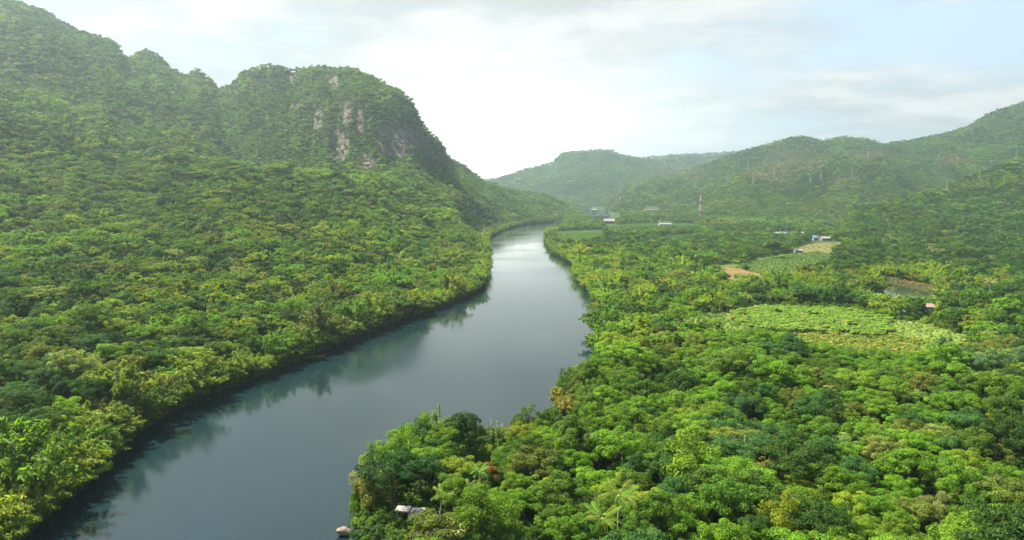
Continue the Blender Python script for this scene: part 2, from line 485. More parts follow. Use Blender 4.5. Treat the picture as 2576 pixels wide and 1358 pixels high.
def raw_mesh(name, V, loops, starts, mats, mi=None, smooth_=False):
    me = bpy.data.meshes.new(name)
    V = np.asarray(V, np.float32)
    me.vertices.add(len(V)); me.vertices.foreach_set('co', V.ravel())
    me.loops.add(len(loops)); me.loops.foreach_set('vertex_index', np.asarray(loops, np.int32))
    me.polygons.add(len(starts)); me.polygons.foreach_set('loop_start', np.asarray(starts, np.int32))
    if mi is not None:
        me.polygons.foreach_set('material_index', np.asarray(mi, np.int32))
    me.update(calc_edges=True)
    me.polygons.foreach_set('use_smooth', np.full(len(starts), smooth_))
    for m in mats:
        me.materials.append(m)
    return me


class MB:
    """Collects boxes, bars, tubes and leaf quads into one mesh."""
    def __init__(self):
        self.v, self.f, self.m, self.lv = [], [], [], []

    def add(self, verts, faces, m=0, lv=1.0):
        b = len(self.v)
        self.v += [tuple(map(float, p)) for p in verts]
        for f in faces:
            self.f.append([b + i for i in f]); self.m.append(m); self.lv.append(lv)

    def box(self, c, s, rz=0.0, m=0):
        x, y, z = s[0] / 2, s[1] / 2, s[2] / 2
        co, si = math.cos(rz), math.sin(rz)
        vs = []
        for dx, dy, dz in ((-x, -y, -z), (x, -y, -z), (x, y, -z), (-x, y, -z), (-x, -y, z), (x, -y, z), (x, y, z), (-x, y, z)):
            vs.append((c[0] + dx * co - dy * si, c[1] + dx * si + dy * co, c[2] + dz))
        self.add(vs, [(0, 3, 2, 1), (4, 5, 6, 7), (0, 1, 5, 4), (1, 2, 6, 5), (2, 3, 7, 6), (3, 0, 4, 7)], m)

    def bar(self, a, b, r, n=4, r2=None, m=0):
        a = Vector(a); b = Vector(b); d = b - a
        if d.length < 1e-6: return
        d.normalize()
        u = d.cross(Vector((0, 0, 1)))
        if u.length < 1e-3: u = Vector((1, 0, 0))
        u.normalize(); w_ = d.cross(u)
        r2 = r if r2 is None else r2
        vs = [a + (u * math.cos(6.2832 * (k + .5) / n) + w_ * math.sin(6.2832 * (k + .5) / n)) * r for k in range(n)]
        vs += [b + (u * math.cos(6.2832 * (k + .5) / n) + w_ * math.sin(6.2832 * (k + .5) / n)) * r2 for k in range(n)]
        fs = [(k, (k + 1) % n, n + (k + 1) % n, n + k) for k in range(n)] + [tuple(range(n - 1, -1, -1)), tuple(range(n, 2 * n))]
        self.add(vs, fs, m)

    def tube(self, pts, radii, n=6, m=0):
        pts = [Vector(p) for p in pts]
        rings = []
        for i, p in enumerate(pts):
            d = (pts[min(i + 1, len(pts) - 1)] - pts[max(i - 1, 0)]).normalized()
            u = d.cross(Vector((0.3, 1, 0.1))).normalized(); w_ = d.cross(u)
            rings.append([p + (u * math.cos(6.2832 * k / n) + w_ * math.sin(6.2832 * k / n)) * radii[i] for k in range(n)])
        vs = [q for r_ in rings for q in r_]
        fs = [(i * n + k, i * n + (k + 1) % n, (i + 1) * n + (k + 1) % n, (i + 1) * n + k) for i in range(len(pts) - 1) for k in range(n)]
        fs += [tuple(range(n - 1, -1, -1)), tuple((len(pts) - 1) * n + k for k in range(n))]
        self.add(vs, fs, m)

    def mesh(self, name, mats, smooth_=False):
        starts, loops = [], []
        for f in self.f:
            starts.append(len(loops)); loops += f
        me = raw_mesh(name, self.v, loops, starts, mats if isinstance(mats, (list, tuple)) else [mats], self.m, smooth_)
        return me


def leaf_mesh(name, Q, lv, extra=None, mats=None):
    """Q: (n,4,3) leaf quads; lv: (n,) brightness of each leaf; extra: an MB (bark) in material slot 1."""
    n = len(Q)
    V = Q.reshape(-1, 3); loops = np.arange(4 * n); starts = np.arange(n) * 4
    mi = np.zeros(n, int); lvv = np.asarray(lv, np.float32)
    if extra is not None and extra.f:
        b = len(V); V = np.concatenate([V, np.array(extra.v)])
        l2, s2 = [], []
        for f in extra.f:
            s2.append(len(loops) + len(l2)); l2 += [b + i for i in f]
        loops = np.concatenate([loops, l2]); starts = np.concatenate([starts, s2])
        mi = np.concatenate([mi, np.ones(len(s2), int)]); lvv = np.concatenate([lvv, np.ones(len(s2))])
    me = raw_mesh(name, V, loops, starts, mats or [M_LEAF, M_BARK], mi)
    at = me.attributes.new('leaf_var', 'FLOAT', 'FACE')
    at.data.foreach_set('value', lvv.astype(np.float32))
    return me


def unit(v):
    return v / np.maximum(np.linalg.norm(v, axis=-1, keepdims=True), 1e-9)


def quads(P, Nn, L, W, rg, tip=None):
    """Rhombic leaves at P facing Nn, length L along tip direction."""
    n = len(P)
    t = rg.normal(size=(n, 3)) if tip is None else tip + 0.35 * rg.normal(size=(n, 3))
    t = unit(t - Nn * np.sum(t * Nn, -1, keepdims=True))
    b = np.cross(Nn, t)
    L = np.broadcast_to(L, (n,))[:, None]; W = np.broadcast_to(W, (n,))[:, None]
    return np.stack([P - t * L * .5, P + b * W * .5 - Nn * L * .06, P + t * L * .5 - Nn * L * .12, P - b * W * .5 - Nn * L * .06], 1)


# ------------------------------------------------------------------ plant kinds (all built about unit sizes in metres)
def lobed_crown(rg, Rr, Hc, zc, lobes, per, L, flat=0.75, low=-0.15, lr=(0.26, 0.44), droop=0.0, jit=0.55, rr=(0.45, 0.95)):
    Ps, Ns, LV = [], [], []
    for k in range(lobes):
        while True:
            d = rg.normal(size=3); d /= np.linalg.norm(d)
            if d[2] > low: break
        rad = rg.uniform(*rr) if k else 0.15
        c = np.array([d[0] * Rr * rad, d[1] * Rr * rad, zc + d[2] * Hc * rad])
        r = Rr * rg.uniform(*lr)
        n = int(per * (r / (Rr * 0.35)) ** 2)
        dd = unit(rg.normal(size=(n, 3)) + np.array([0, 0, 0.45]) + d * 0.4)
        P = c + dd * r * np.array([1, 1, flat]) * rg.uniform(0.72, 1.06, size=(n, 1))
        P[:, 2] -= droop * rg.random(n) ** 2 * r
        Ns.append(unit(dd + jit * rg.normal(size=(n, 3)) + np.array([0, 0, 0.35])))
        Ps.append(P)
        LV.append(np.full(n, rg.uniform(0.86, 1.14)) * rg.uniform(0.72, 1.28, n))
    P = np.concatenate(Ps); Nn = np.concatenate(Ns); LV = np.concatenate(LV)
    n = len(P)
    return quads(P, Nn, L * rg.uniform(0.7, 1.35, n), L * 0.62 * rg.uniform(0.7, 1.3, n), rg), LV


def trunk_mb(rg, h, r, spread, limbs=5):
    mb = MB()
    lean = rg.normal(size=2) * 0.06 * h
    top = (lean[0], lean[1], h)
    mb.tube([(0, 0, -1.0), (0, 0, 0.3), (lean[0] * .5, lean[1] * .5, h * .5), top], [r * 1.5, r * 1.1, r * .85, r * .6], 7)
    for k in range(limbs):
        a = 6.2832 * (k + rg.uniform(0, .6)) / limbs
        e = (lean[0] + math.cos(a) * spread * rg.uniform(.5, .8), lean[1] + math.sin(a) * spread * rg.uniform(.5, .8), h + spread * rg.uniform(.35, .8))
        m_ = (top[0] * .5 + e[0] * .5 + rg.normal() * .2, top[1] * .5 + e[1] * .5 + rg.normal() * .2, h * .62 + e[2] * .38)
        mb.tube([(lean[0] * .8, lean[1] * .8, h * .8), m_, e], [r * .5, r * .34, r * .12], 5)
    return mb


def bamboo(rg, culms, per, Hh, Rr, L):
    Ps, Ns, Ts, LV = [], [], [], []
    mb = MB()
    for k in range(culms):
        az = rg.uniform(0, 6.2832); lean = rg.uniform(0.3, 1.15); hk = Hh * rg.uniform(0.72, 1.08) * (1 - 0.18 * lean)
        o = np.array([math.cos(az), math.sin(az), 0.0])
        base = o * rg.uniform(0.1, 0.9) + np.array([rg.normal() * .3, rg.normal() * .3, 0])

        def at(t):
            t = np.asarray(t)[..., None]
            return base + o * (lean * Rr * t ** 2.1) + np.array([0, 0, 1.0]) * hk * (t - 0.30 * lean * t ** 4)
        mb.tube([at(t) for t in (0, .3, .6, .85, 1)], [.06, .055, .045, .03, .012], 4)
        n = per
        t = rg.uniform(0.28, 1.0, n) ** 0.75
        p = at(t); dirn = unit(at(np.minimum(t + .03, 1.03)) - at(t - .03))
        wdt = (0.35 + 1.15 * np.sin(np.clip((t - .2) / .85, 0, 1) * 3.14)) * Rr * 0.125
        off = unit(rg.normal(size=(n, 3))) * wdt[:, None] * rg.uniform(.2, 1, (n, 1))
        P = p + off; P[:, 2] -= 0.25 * wdt
        Ps.append(P)
        Ns.append(unit(off * 0.5 + np.array([0, 0, 0.9]) + 0.5 * rg.normal(size=(n, 3)) + o * 0.3))
        Ts.append(dirn * 0.6 + unit(off) * 0.7 + np.array([0, 0, -0.35]))
        LV.append(np.full(n, rg.uniform(0.8, 1.2)) * rg.uniform(.7, 1.3, n))
    P = np.concatenate(Ps)
    n = len(P)
    return quads(P, np.concatenate(Ns), L * rg.uniform(.7, 1.3, n), L * .34 * rg.uniform(.7, 1.3, n), rg, np.concatenate(Ts)), np.concatenate(LV), mb


def frond_quads(rg, Ln, droop, nl=16, W=0.12, leaf=0.9):
    """One feather frond along +x, from the origin."""
    t = np.linspace(0.12, 1, nl)
    px = Ln * (t - 0.12 * t ** 3); pz = Ln * (0.45 * t - droop * t ** 2)
    Q, LV = [], []
    for i in range(nl):
        ll = leaf * math.sin(0.35 + 2.5 * t[i]) ** 0.7 * rg.uniform(.85, 1.1)
        for s in (-1, 1):
            b = np.array([px[i], 0, pz[i]]); tip = b + np.array([ll * .45, s * ll * .75, -ll * .45])
            wd = np.array([W, 0, 0.02])
            Q.append([b - wd, (b + tip) / 2 - wd * .8 + [0, 0, .06], tip, (b + tip) / 2 + wd * .8 + [0, 0, .06]]); LV.append(rg.uniform(.75, 1.25))
    for i in range(nl - 1):
        a = np.array([px[i], 0, pz[i]]); b = np.array([px[i + 1], 0, pz[i + 1]])
        Q.append([a + [0, .05, .02], a + [0, -.05, .02], b + [0, -.05, .02], b + [0, .05, .02]]); LV.append(1.3)
    return np.array(Q), np.array(LV)


def banana(rg, leaves, Hh):
    Q, LV = [], []
    for k in range(leaves):
        az = k * 2.4 + rg.uniform(-.4, .4); up = rg.uniform(.55, 1.0); ln = Hh * rg.uniform(.55, .75)
        o = np.array([math.cos(az), math.sin(az), 0]); sd = np.array([-o[1], o[0], 0])
        lvv = rg.uniform(.75, 1.25)
        prev = None
        for t in np.linspace(0, 1, 5):
            c = o * ln * (0.75 - 0.35 * up) * t * 1.25 + np.array([0, 0, Hh * .45 + ln * up * t * .95 - ln * .75 * t ** 2.6])
            wd = 0.06 + 0.42 * math.sin(3.0 * min(t + .05, 1)) ** .8 if t < 1 else 0.05
            cur = (c + sd * wd - np.array([0, 0, wd * .3]), c, c - sd * wd - np.array([0, 0, wd * .3]))
            if prev is not None:
                Q.append([prev[0], prev[1], cur[1], cur[0]]); Q.append([prev[1], prev[2], cur[2], cur[1]]); LV += [lvv, lvv * .92]
            prev = cur
    mb = MB(); mb.tube([(0, 0, -.2), (0, 0, Hh * .5)], [.16, .10], 5)
    return np.array(Q), np.array(LV), mb


# ------------------------------------------------------------------ foliage colours (linear albedo)
PAL = {
    'dark green': (0.038, 0.078, 0.013), 'mid green': (0.075, 0.138, 0.015), 'bright green': (0.108, 0.198, 0.015),
    'yellow-green': (0.170, 0.225, 0.018), 'olive': (0.122, 0.150, 0.026), 'blue-green': (0.050, 0.116, 0.028),
    'pale olive': (0.188, 0.222, 0.062), 'bronze': (0.150, 0.132, 0.030), 'golden': (0.222, 0.212, 0.026),
}
PN = list(PAL); PV = np.array([PAL[k] for k in PN])


def pick_colour(x, y, weights, seed):
    """Colour index per tree: neighbouring trees of a kind tend to share it."""
    n = len(x)
    wts = np.array([weights.get(k, 0.0) for k in PN])
    g = np.zeros((n, len(PN)))
    for i in range(len(PN)):
        if wts[i] > 0:
            patch = fbm(x / 28 + i * 7.7, y / 34 + i * 3.1, seed + i, 3)
            g[:, i] = np.log(wts[i]) + (patch - 0.5) * 7.0 - np.log(-np.log(rng.uniform(1e-6, 1 - 1e-6, n))) * 0.75
        else:
            g[:, i] = -1e9
    return np.argmax(g, 1)


# ------------------------------------------------------------------ tree survey
def stratified(y0, y1, s, amax=0.86):
    ny = int((y1 - y0) / s); out = []
    for r_ in range(ny):
        y = y0 + (r_ + 0.5) * s
        xm = amax * y + 30
        nx = int(2 * xm / s)
        x = -xm + (np.arange(nx) + 0.5 + (r_ % 2) * .5) * s + rng.uniform(-.42, .42, nx) * s
        out.append(np.stack([x, y + rng.uniform(-.42, .42, nx) * s], -1))
    return np.concatenate(out)


rings = [(118, 260, 6.0, .95), (260, 420, 5.8, .9), (420, 700, 5.3, .80), (700, 1100, 5.2, .72), (1100, 1600, 5.4, .72), (1600, 2300, 6.4, .82), (2300, 3300, 7.6, .92), (3300, 4600, 10, 1.15), (4600, 7000, 15, 1.7)]
pts, scl0 = [], []
for y0, y1, s, k in rings:
    p = stratified(y0, y1, s); pts.append(p); scl0.append(np.full(len(p), k))
pts = np.concatenate(pts); scl0 = np.concatenate(scl0)
x, y = pts[:, 0], pts[:, 1]
ok = y > 100
zz = height(x, y)
dw = sample(d_water, x, y); ok &= dw > 1.5
for poly in clearings:
    ok &= ~inside(x, y, poly)
ok &= ~inside(x, y, right_green) | (rng.random(len(x)) < .35)
sl = sample(SLOPE, x, y)
th = 9.5 * scl0
for hk in (0.0, .35, .7, 1.0):
    pu, pv2, _d = project(np.stack([x, y, zz + th * hk], -1)); pu = pu * DS; pv2 = pv2 * DS
    for q in open_views:
        q = np.array(q, float)
        box = (pu > q[:, 0].min()) & (pu < q[:, 0].max()) & (pv2 > q[:, 1].min()) & (pv2 < q[:, 1].max()) & ok
        k_ = np.where(box)[0]
        ok[k_[inside(pu[k_], pv2[k_], q)]] = False
NAMED = [(1032, 1306, 4.2, 4.5), (1553, 1372, 5.0, 13), (1512, 1400, 4.6, 11), (1105, 1318, 3.4, 9), (1180, 1310, 3.4, 9), (1212, 1268, 2.6, 10), (2440, 985, 5.0, 12), (2375, 920, 4.5, 11), (2530, 915, 5, 12), (1168, 1168, 5.0, 14),
         (1205, 1172, 2.4, 9), (1150, 1362, 3.0, 6), (2370, 1350, 2.0, 6), (1777, 1362, 2.4, 7), (1235, 1235, 3.6, 8), (2325, 1200, 4.4, 9), (1925, 1245, 4.8, 10), (1945, 648, 11, 19), (1876, 680, 4, 7),
         (2340, 640, 4, 11), (985, 1278, 8, 9), (1060, 1250, 5, 8), (1412, 1015, 5, 9), (1425, 1040, 4, 8), (1105, 1120, .8, 13.5), (1248, 1130, 1.4, 9), (2488, 750, 4, 14)]
for (su_, sv_, sw_, sh_) in NAMED:
    c_ = ground(su_, sv_); k_ = np.where(ok & (np.abs(x - c_[0]) < 60) & (y < c_[1] + 15) & (y > c_[1] - 70))[0]
    ok[k_[np.hypot(x[k_] - c_[0], y[k_] - c_[1]) < sw_ * .6 + .6]] = False
    k_ = k_[ok[k_] & (y[k_] < c_[1])]
    eu0, ev0, ed0 = project(np.array([c_[0], c_[1], 2.5 + sh_ * .62])); rw = sw_ * F / ed0 + 1.2 * F / ed0; rh_ = sh_ * .40 * F / ed0
    for hk in (.45, .8, 1.0):
        pu, pv2, _d = project(np.stack([x[k_], y[k_], zz[k_] + th[k_] * hk], -1))
        ok[k_[((pu - eu0) / rw) ** 2 + ((pv2 - ev0) / rh_) ** 2 < .8]] = False
ok &= ~((y < 158) & (x < -22) & (x > -88))
ok &= (zz + 10 - CAM_H) / y > sample(RUNMAX, x, y) - np.where(y < 400, .05, .012)
crags = [(852, 368, 26, 42), (925, 408, 24, 18), (1015, 360, 40, 34), (972, 350, 26, 38), (745, 268, 24, 9), (800, 302, 12, 28), (872, 282, 12, 34), (905, 305, 9, 30),
         (1040, 350, 14, 22), (838, 205, 14, 18), (735, 195, 10, 18)]
# dry, thinly wooded patches on the right hills
dry_spots = [(2000, 412, 75, 26), (2110, 456, 30, 8), (2190, 392, 40, 12), (2460, 466, 26, 10), (1950, 445, 70, 16), (1640, 421, 26, 9), (2390, 402, 40, 14), (1720, 440, 60, 16)]
u_, v_, d_ = project(np.stack([x, y, zz], -1))
dry = np.zeros(len(x))
for (cu, cv, ru, rv) in dry_spots:
    q = ((u_ * DS - cu) / ru) ** 2 + ((v_ * DS - cv) / rv) ** 2
    dry = np.maximum(dry, np.where(y > 1200, np.clip(1.5 - q, 0, 1), 0))
ok &= rng.random(len(x)) > dry * 0.4
for (cu, cv, ru, rv) in crags:
    q = ((u_ * DS - cu) / ru) ** 2 + ((v_ * DS - 4 - cv) / rv) ** 2
    ok &= ~((y > 1000) & (q < 1.1) & (rng.random(len(x)) < .82))
x, y, zz, scl0, dw, dry = x[ok], y[ok], zz[ok], scl0[ok], dw[ok], dry[ok]
# plants crowding the waterline
bxs, bys, bw = [], [], []
NL = len(left_bank)
for line in (river_poly[:NL], river_poly[NL:]):
    for a_, b_ in zip(line[:-1], line[1:]):
        ln_ = math.hypot(*(b_ - a_)); nn_ = max(1, int(ln_ / 2.6))
        nrm = np.array([-(b_ - a_)[1], (b_ - a_)[0]]) / max(ln_, 1e-6)
        t_ = (np.arange(nn_) + rng.random(nn_)) / nn_
        for off in (rng.uniform(.2, 2.2, nn_), rng.uniform(2.0, 5.5, nn_)):
            for sg in (-1, 1):
                q = a_ + (b_ - a_) * t_[:, None] + nrm * (sg * off)[:, None]
                ins_ = inside(q[:, 0], q[:, 1], river_poly)
                q = q[~ins_ & (q[:, 1] > 95) & (q[:, 1] < 1850) & (np.abs(q[:, 0]) < .86 * q[:, 1] + 30)]
                bxs.append(q[:, 0]); bys.append(q[:, 1])
bxs = np.concatenate(bxs); bys = np.concatenate(bys); kk = (rng.random(len(bxs)) < np.where(bys > 700, .6, .8)) & ~((bys < 172) & (bxs > -95)); bxs, bys = bxs[kk], bys[kk]
nb_ = len(bxs)
x = np.concatenate([x, bxs]); y = np.concatenate([y, bys]); zz = np.concatenate([zz, np.maximum(height(bxs, bys), .2)])
scl0 = np.concatenate([scl0, np.where((bxs > -75) & (bys < 260), .48, .62)]); dw = np.concatenate([dw, np.maximum(sample(d_water, bxs, bys), .3)]); dry = np.concatenate([dry, np.zeros(nb_)])
uu, vv, dd_ = project(np.stack([x, y, zz + 4], -1))
n = len(x)
left = (T[0, 0] * 0 + np.interp(y, river_poly[:len(left_bank), 1], river_poly[:len(left_bank), 0]) + 4 > x) & (y < 1750) | ((sample(Zl, x, y) > 12) & (x / y < slope_a(1480, 540)))
right = ~left
W_left = {'dark green': 2.2, 'mid green': 2.8, 'bright green': 2.8, 'yellow-green': 1.4, 'olive': 1.1, 'blue-green': .6, 'pale olive': .22, 'bronze': .03}
W_near = {'dark green': 1.2, 'mid green': 3.0, 'bright green': 4.8, 'yellow-green': 1.1, 'olive': .7, 'blue-green': 1.2, 'pale olive': .5, 'bronze': .05}
W_mid = {'dark green': 3.6, 'mid green': 2.8, 'bright green': 1.2, 'yellow-green': .5, 'olive': .9, 'blue-green': 2.2, 'pale olive': .15}  # dark species, plus the mid-valley cloud shadow put into the leaf colours
W_far = {'dark green': 1.5, 'mid green': 2.4, 'bright green': 1.2, 'yellow-green': .8, 'olive': 1.5, 'blue-green': 1.0, 'pale olive': .25}
W_dry = {'olive': 2, 'bronze': 2, 'pale olive': 1, 'mid green': 1}
ci = pick_colour(x, y, W_left, 100)
cn = pick_colour(x, y, W_near, 200); ci = np.where(right & (y < 430), cn, ci)
cm = pick_colour(x, y, W_mid, 300); ci = np.where(right & (y >= 430) & (y < 1500), cm, ci)
cf = pick_colour(x / 2.5, y / 4, W_far, 400); ci = np.where(right & (y >= 1500), cf, ci)
cd = pick_colour(x / 3, y / 4, W_dry, 500); ci = np.where(dry > .3, cd, ci)
shape = np.where(fbm(x / 22, y / 26, 61, 2) > .60, 1, 0)            # 0 rounded, 1 spreading
shape = np.where(rng.random(n) < .16, 2, shape)                      # 2 vine draped
bank = (dw < 9) & (y < 1700)
bam = (bank & (rng.random(n) < np.where(left, np.where(y < 450, .75, .55), .40))) | (left & (dw < 60) & (y < 1500) & (fbm(x / 40, y / 40, 77, 2) > .62)) \
    | (right & (y > 430) & (y < 720) & (fbm(x / 45, y / 45, 79, 2) > .57) & (x / y < .6)) | (right & (dw < 45) & (y > 420) & (y < 900) & (rng.random(n) < .4))
bam |= right & (y > 400) & (y < 950) & (x / y < .42) & (dw < 170) & (rng.random(n) < .45)
bam &= ~(right & (y < 330) & (rng.random(n) < .75))
shape = np.where(bam, 3, np.where((dw < 6) & (y < 1900), 2, shape))
W_bam = {'yellow-green': 3.4, 'bright green': 2.2, 'olive': .8, 'golden': .35, 'mid green': 1.6}
cb = pick_colour(x, y, W_bam, 600); ci = np.where(shape == 3, cb, ci)
tint = PV[ci] * np.where((shape == 3) & right & (y > 400), 1.15, 1.0)[:, None] * rng.uniform(.84, 1.18, (n, 1)) * np.exp(rng.normal(0, .05, (n, 3)))
tint *= (0.75 + 0.5 * fbm(x / 120, y / 160, 90, 3))[:, None]
size = scl0 * rng.lognormal(0, .24, n) * np.where(shape == 1, 1.15, 1) * np.where(shape == 3, .92, 1)
size = np.clip(size, .5 * scl0, 1.6 * scl0) * np.where((rng.random(n) < .05) & (y < 1100), 1.4, 1)
size = np.where((shape == 3) & (dw < 9), np.maximum(size, .5) * 1.38, np.where(dw < 6, size * 1.15, size))
size = np.where((shape == 3) & left & (dw < 9) & (y < 450), np.maximum(size, rng.uniform(.75, 1.15, n)), size)
size = np.where((shape == 3) & right & (y < 330), np.minimum(size, .62), size)
rot = rng.uniform(0, 6.2832, n)
hz = rng.uniform(.82, 1.25, n); sxy = rng.uniform(.84, 1.22, (n, 2))
print('trees', n, 'left', left.sum())

# ------------------------------------------------------------------ individual plants
def build_kind(kind, variant, lod, seed):
    """Returns (crown quads, leaf brightness, bark MB) for one plant of about 9 m crown width."""
    rg = np.random.default_rng(seed)
    per = {0: 380, 1: 75, 2: 20}[lod]; L = {0: .33, 1: 0.76, 2: 1.45}[lod]
    if kind == 0:
        nl = (38, 30, 15)[lod]
        Q, lv = lobed_crown(rg, 4.6, 3.4, 5.6, nl, per, L, flat=.55, lr=(.15, .30) if lod < 2 else (.24, .40), jit=.6)
        mb = trunk_mb(rg, 4.2, .22, 3.0)
    elif kind == 1:
        nl = (40, 30, 15)[lod]
        Q, lv = lobed_crown(rg, 5.4, 2.2, 6.0, nl, per, L, flat=.36, low=-.1, lr=(.13, .27) if lod < 2 else (.2, .34), rr=(.35, 1.0))
        mb = trunk_mb(rg, 5.0, .26, 3.8, 6)
    elif kind == 2:
        nl = (34, 26, 14)[lod]
        Q, lv = lobed_crown(rg, 3.8, 4.4, 4.4, nl, per, L * .95, flat=.9, low=-.6, lr=(.17, .32) if lod < 2 else (.25, .4), droop=1.7, rr=(.4, .95))
        mb = trunk_mb(rg, 4.5, .2, 2.0)
    else:
        cul = {0: 22, 1: 17, 2: 12}[lod]; pr = {0: 150, 1: 50, 2: 15}[lod]
        Q, lv, mb = bamboo(rg, cul, pr, 11.0, 6.2, {0: .85, 1: 1.35, 2: 2.3}[lod])
    return Q, lv, mb


KN = ['broadleaf_tree', 'spreading_tree', 'vine_draped_tree', 'bamboo_clump']
NVAR = 5
KM = {}
for k in range(4):
    for vn in range(NVAR):
        Q, lv, mb = build_kind(k, vn, 0, 1000 + 37 * k + vn)
        cm_ = leaf_mesh(KN[k] + '_crown', Q, lv, None, [M_LEAF])
        tm_ = mb.mesh(KN[k] + '_trunk', M_CULM if k == 3 else M_BARK, True)
        KM[k, vn] = (cm_, tm_)

inview = (uu > -12) & (uu < 1036) & (vv > 150) & (vv < 556)
rank = size / dd_
single = np.zeros(n, bool)
for k, most in ((0, 295), (1, 110), (2, 140), (3, 170)):
    idx = np.where(inview & (shape == k))[0]
    idx = idx[np.argsort(-rank[idx])][:most]
    single[idx] = True

# marks of the place that labels can point to
def spot(u, v, z=2.5):
    p = ground(u, v, z); return float(p[0]), float(p[1])


MARKS = [('beside the broken white concrete shed', spot(1035, 1280), 16), ('around the two coconut palms', spot(1545, 1325), 17),
         ('at the tip of the river point', spot(1120, 1110), 24), ('on the shore by the tan boulder', spot(880, 1320), 20),
         ('by the pale-trunked trees', spot(2450, 985), 26), ('beside the rust-brown dead tree', spot(1777, 1340), 15),
         ('by the pink-flowering tree', spot(2370, 1325), 15), ('beside the white-flowering shrub', spot(1150, 1335), 13),
         ('along the front of the yellowing banana rows', spot(2200, 905), 60), ('in front of the low crop rows', spot(1750, 850), 55)]


def zone(i):
    px, py = x[i], y[i]
    best = None
    for nm, (mx, my), rad in MARKS:
        dist = math.hypot(px - mx, py - my)
        if dist < rad and (best is None or dist / rad < best[0]):
            best = (dist / rad, nm)
    if best: return best[1]
    if left[i]:
        if dw[i] < 10:
            return 'overhanging the left river bank'
        return 'in the jungle just behind the left bank' if dw[i] < 60 else 'on the lower jungle slope left of the river'
    if dw[i] < 12:
        return 'leaning over the right river bank'
    if py < 190: return 'in the front rows of the right-hand wood'
    if py < 240: return 'in the middle of the right-hand wood'
    return 'in the wood below the crop fields'


KW = ['round-crowned tree', 'flat spreading tree', 'vine-draped tree', 'bamboo clump']
KC = ['tree', 'tree', 'tree', 'bamboo']
for i in np.where(single)[0]:
    k = int(shape[i])
    cm_, tm_ = KM[k, int(rng.integers(NVAR))]
    sc_ = float(size[i])
    lab = f"{PN[ci[i]]} {KW[k]} {zone(i)}"
    e = thing(KN[k], lab, KC[k], (float(x[i]), float(y[i]), float(zz[i]) - .1), float(rot[i]), lab)
    e.scale = (sc_ * float(sxy[i, 0]), sc_ * float(sxy[i, 1]), sc_ * float(hz[i]))
    c_ = link('foliage' if k == 3 else 'crown', cm_, e); c_['leaf_tint'] = [float(t_) for t_ in tint[i]]
    link('stem_clump' if k == 3 else 'trunk', tm_, e)


# ------------------------------------------------------------------ forest masses
def scatter(name, protos, P, rotv, sclv, pidx, col, label, cat, kind='stuff'):
    me = bpy.data.meshes.new(name)
    n_ = len(P)
    me.vertices.add(n_); me.vertices.foreach_set('co', np.asarray(P, np.float32).ravel())
    a = me.attributes.new('turn', 'FLOAT_VECTOR', 'POINT'); a.data.foreach_set('vector', np.asarray(rotv, np.float32).ravel())
    a = me.attributes.new('grow', 'FLOAT_VECTOR', 'POINT'); a.data.foreach_set('vector', np.asarray(sclv, np.float32).ravel())
    a = me.attributes.new('which', 'INT', 'POINT'); a.data.foreach_set('value', np.asarray(pidx, np.int32))
    a = me.attributes.new('leaf_tint', 'FLOAT_COLOR', 'POINT')
    a.data.foreach_set('color', np.concatenate([col, np.ones((n_, 1))], 1).astype(np.float32).ravel())
    o = link(name, me); tag(o, label, cat, None, kind)
    ng = bpy.data.node_groups.new(name, 'GeometryNodeTree')
    ng.interface.new_socket('Geometry', in_out='INPUT', socket_type='NodeSocketGeometry')
    ng.interface.new_socket('Geometry', in_out='OUTPUT', socket_type='NodeSocketGeometry')
    gi = ng.nodes.new('NodeGroupInput'); go = ng.nodes.new('NodeGroupOutput')

    def named(nm, dt):
        q = ng.nodes.new('GeometryNodeInputNamedAttribute'); q.data_type = dt; q.inputs['Name'].default_value = nm
        return q.outputs['Attribute']
    tr_, gr_, wh_ = named('turn', 'FLOAT_VECTOR'), named('grow', 'FLOAT_VECTOR'), named('which', 'INT')
    jn = ng.nodes.new('GeometryNodeJoinGeometry')
    for k, po in enumerate(protos):
        oi = ng.nodes.new('GeometryNodeObjectInfo'); oi.inputs['Object'].default_value = po
        oi.inputs['As Instance'].default_value = False; oi.transform_space = 'ORIGINAL'
        cp_ = ng.nodes.new('FunctionNodeCompare'); cp_.data_type = 'INT'; cp_.operation = 'EQUAL'
        ins = [s for s in cp_.inputs if s.type == 'INT' and s.enabled]
        ng.links.new(wh_, ins[0]); ins[1].default_value = k
        ip = ng.nodes.new('GeometryNodeInstanceOnPoints')
        ng.links.new(gi.outputs[0], ip.inputs['Points']); ng.links.new(cp_.outputs[0], ip.inputs['Selection'])
        ng.links.new(oi.outputs['Geometry'], ip.inputs['Instance'])
        ng.links.new(tr_, ip.inputs['Rotation']); ng.links.new(gr_, ip.inputs['Scale'])
        ng.links.new(ip.outputs['Instances'], jn.inputs[0])
    ng.links.new(jn.outputs[0], go.inputs[0])
    md = o.modifiers.new('scatter', 'NODES'); md.node_group = ng
    return o


def proto(me):
    return bpy.data.objects.new('plant_pattern', me)


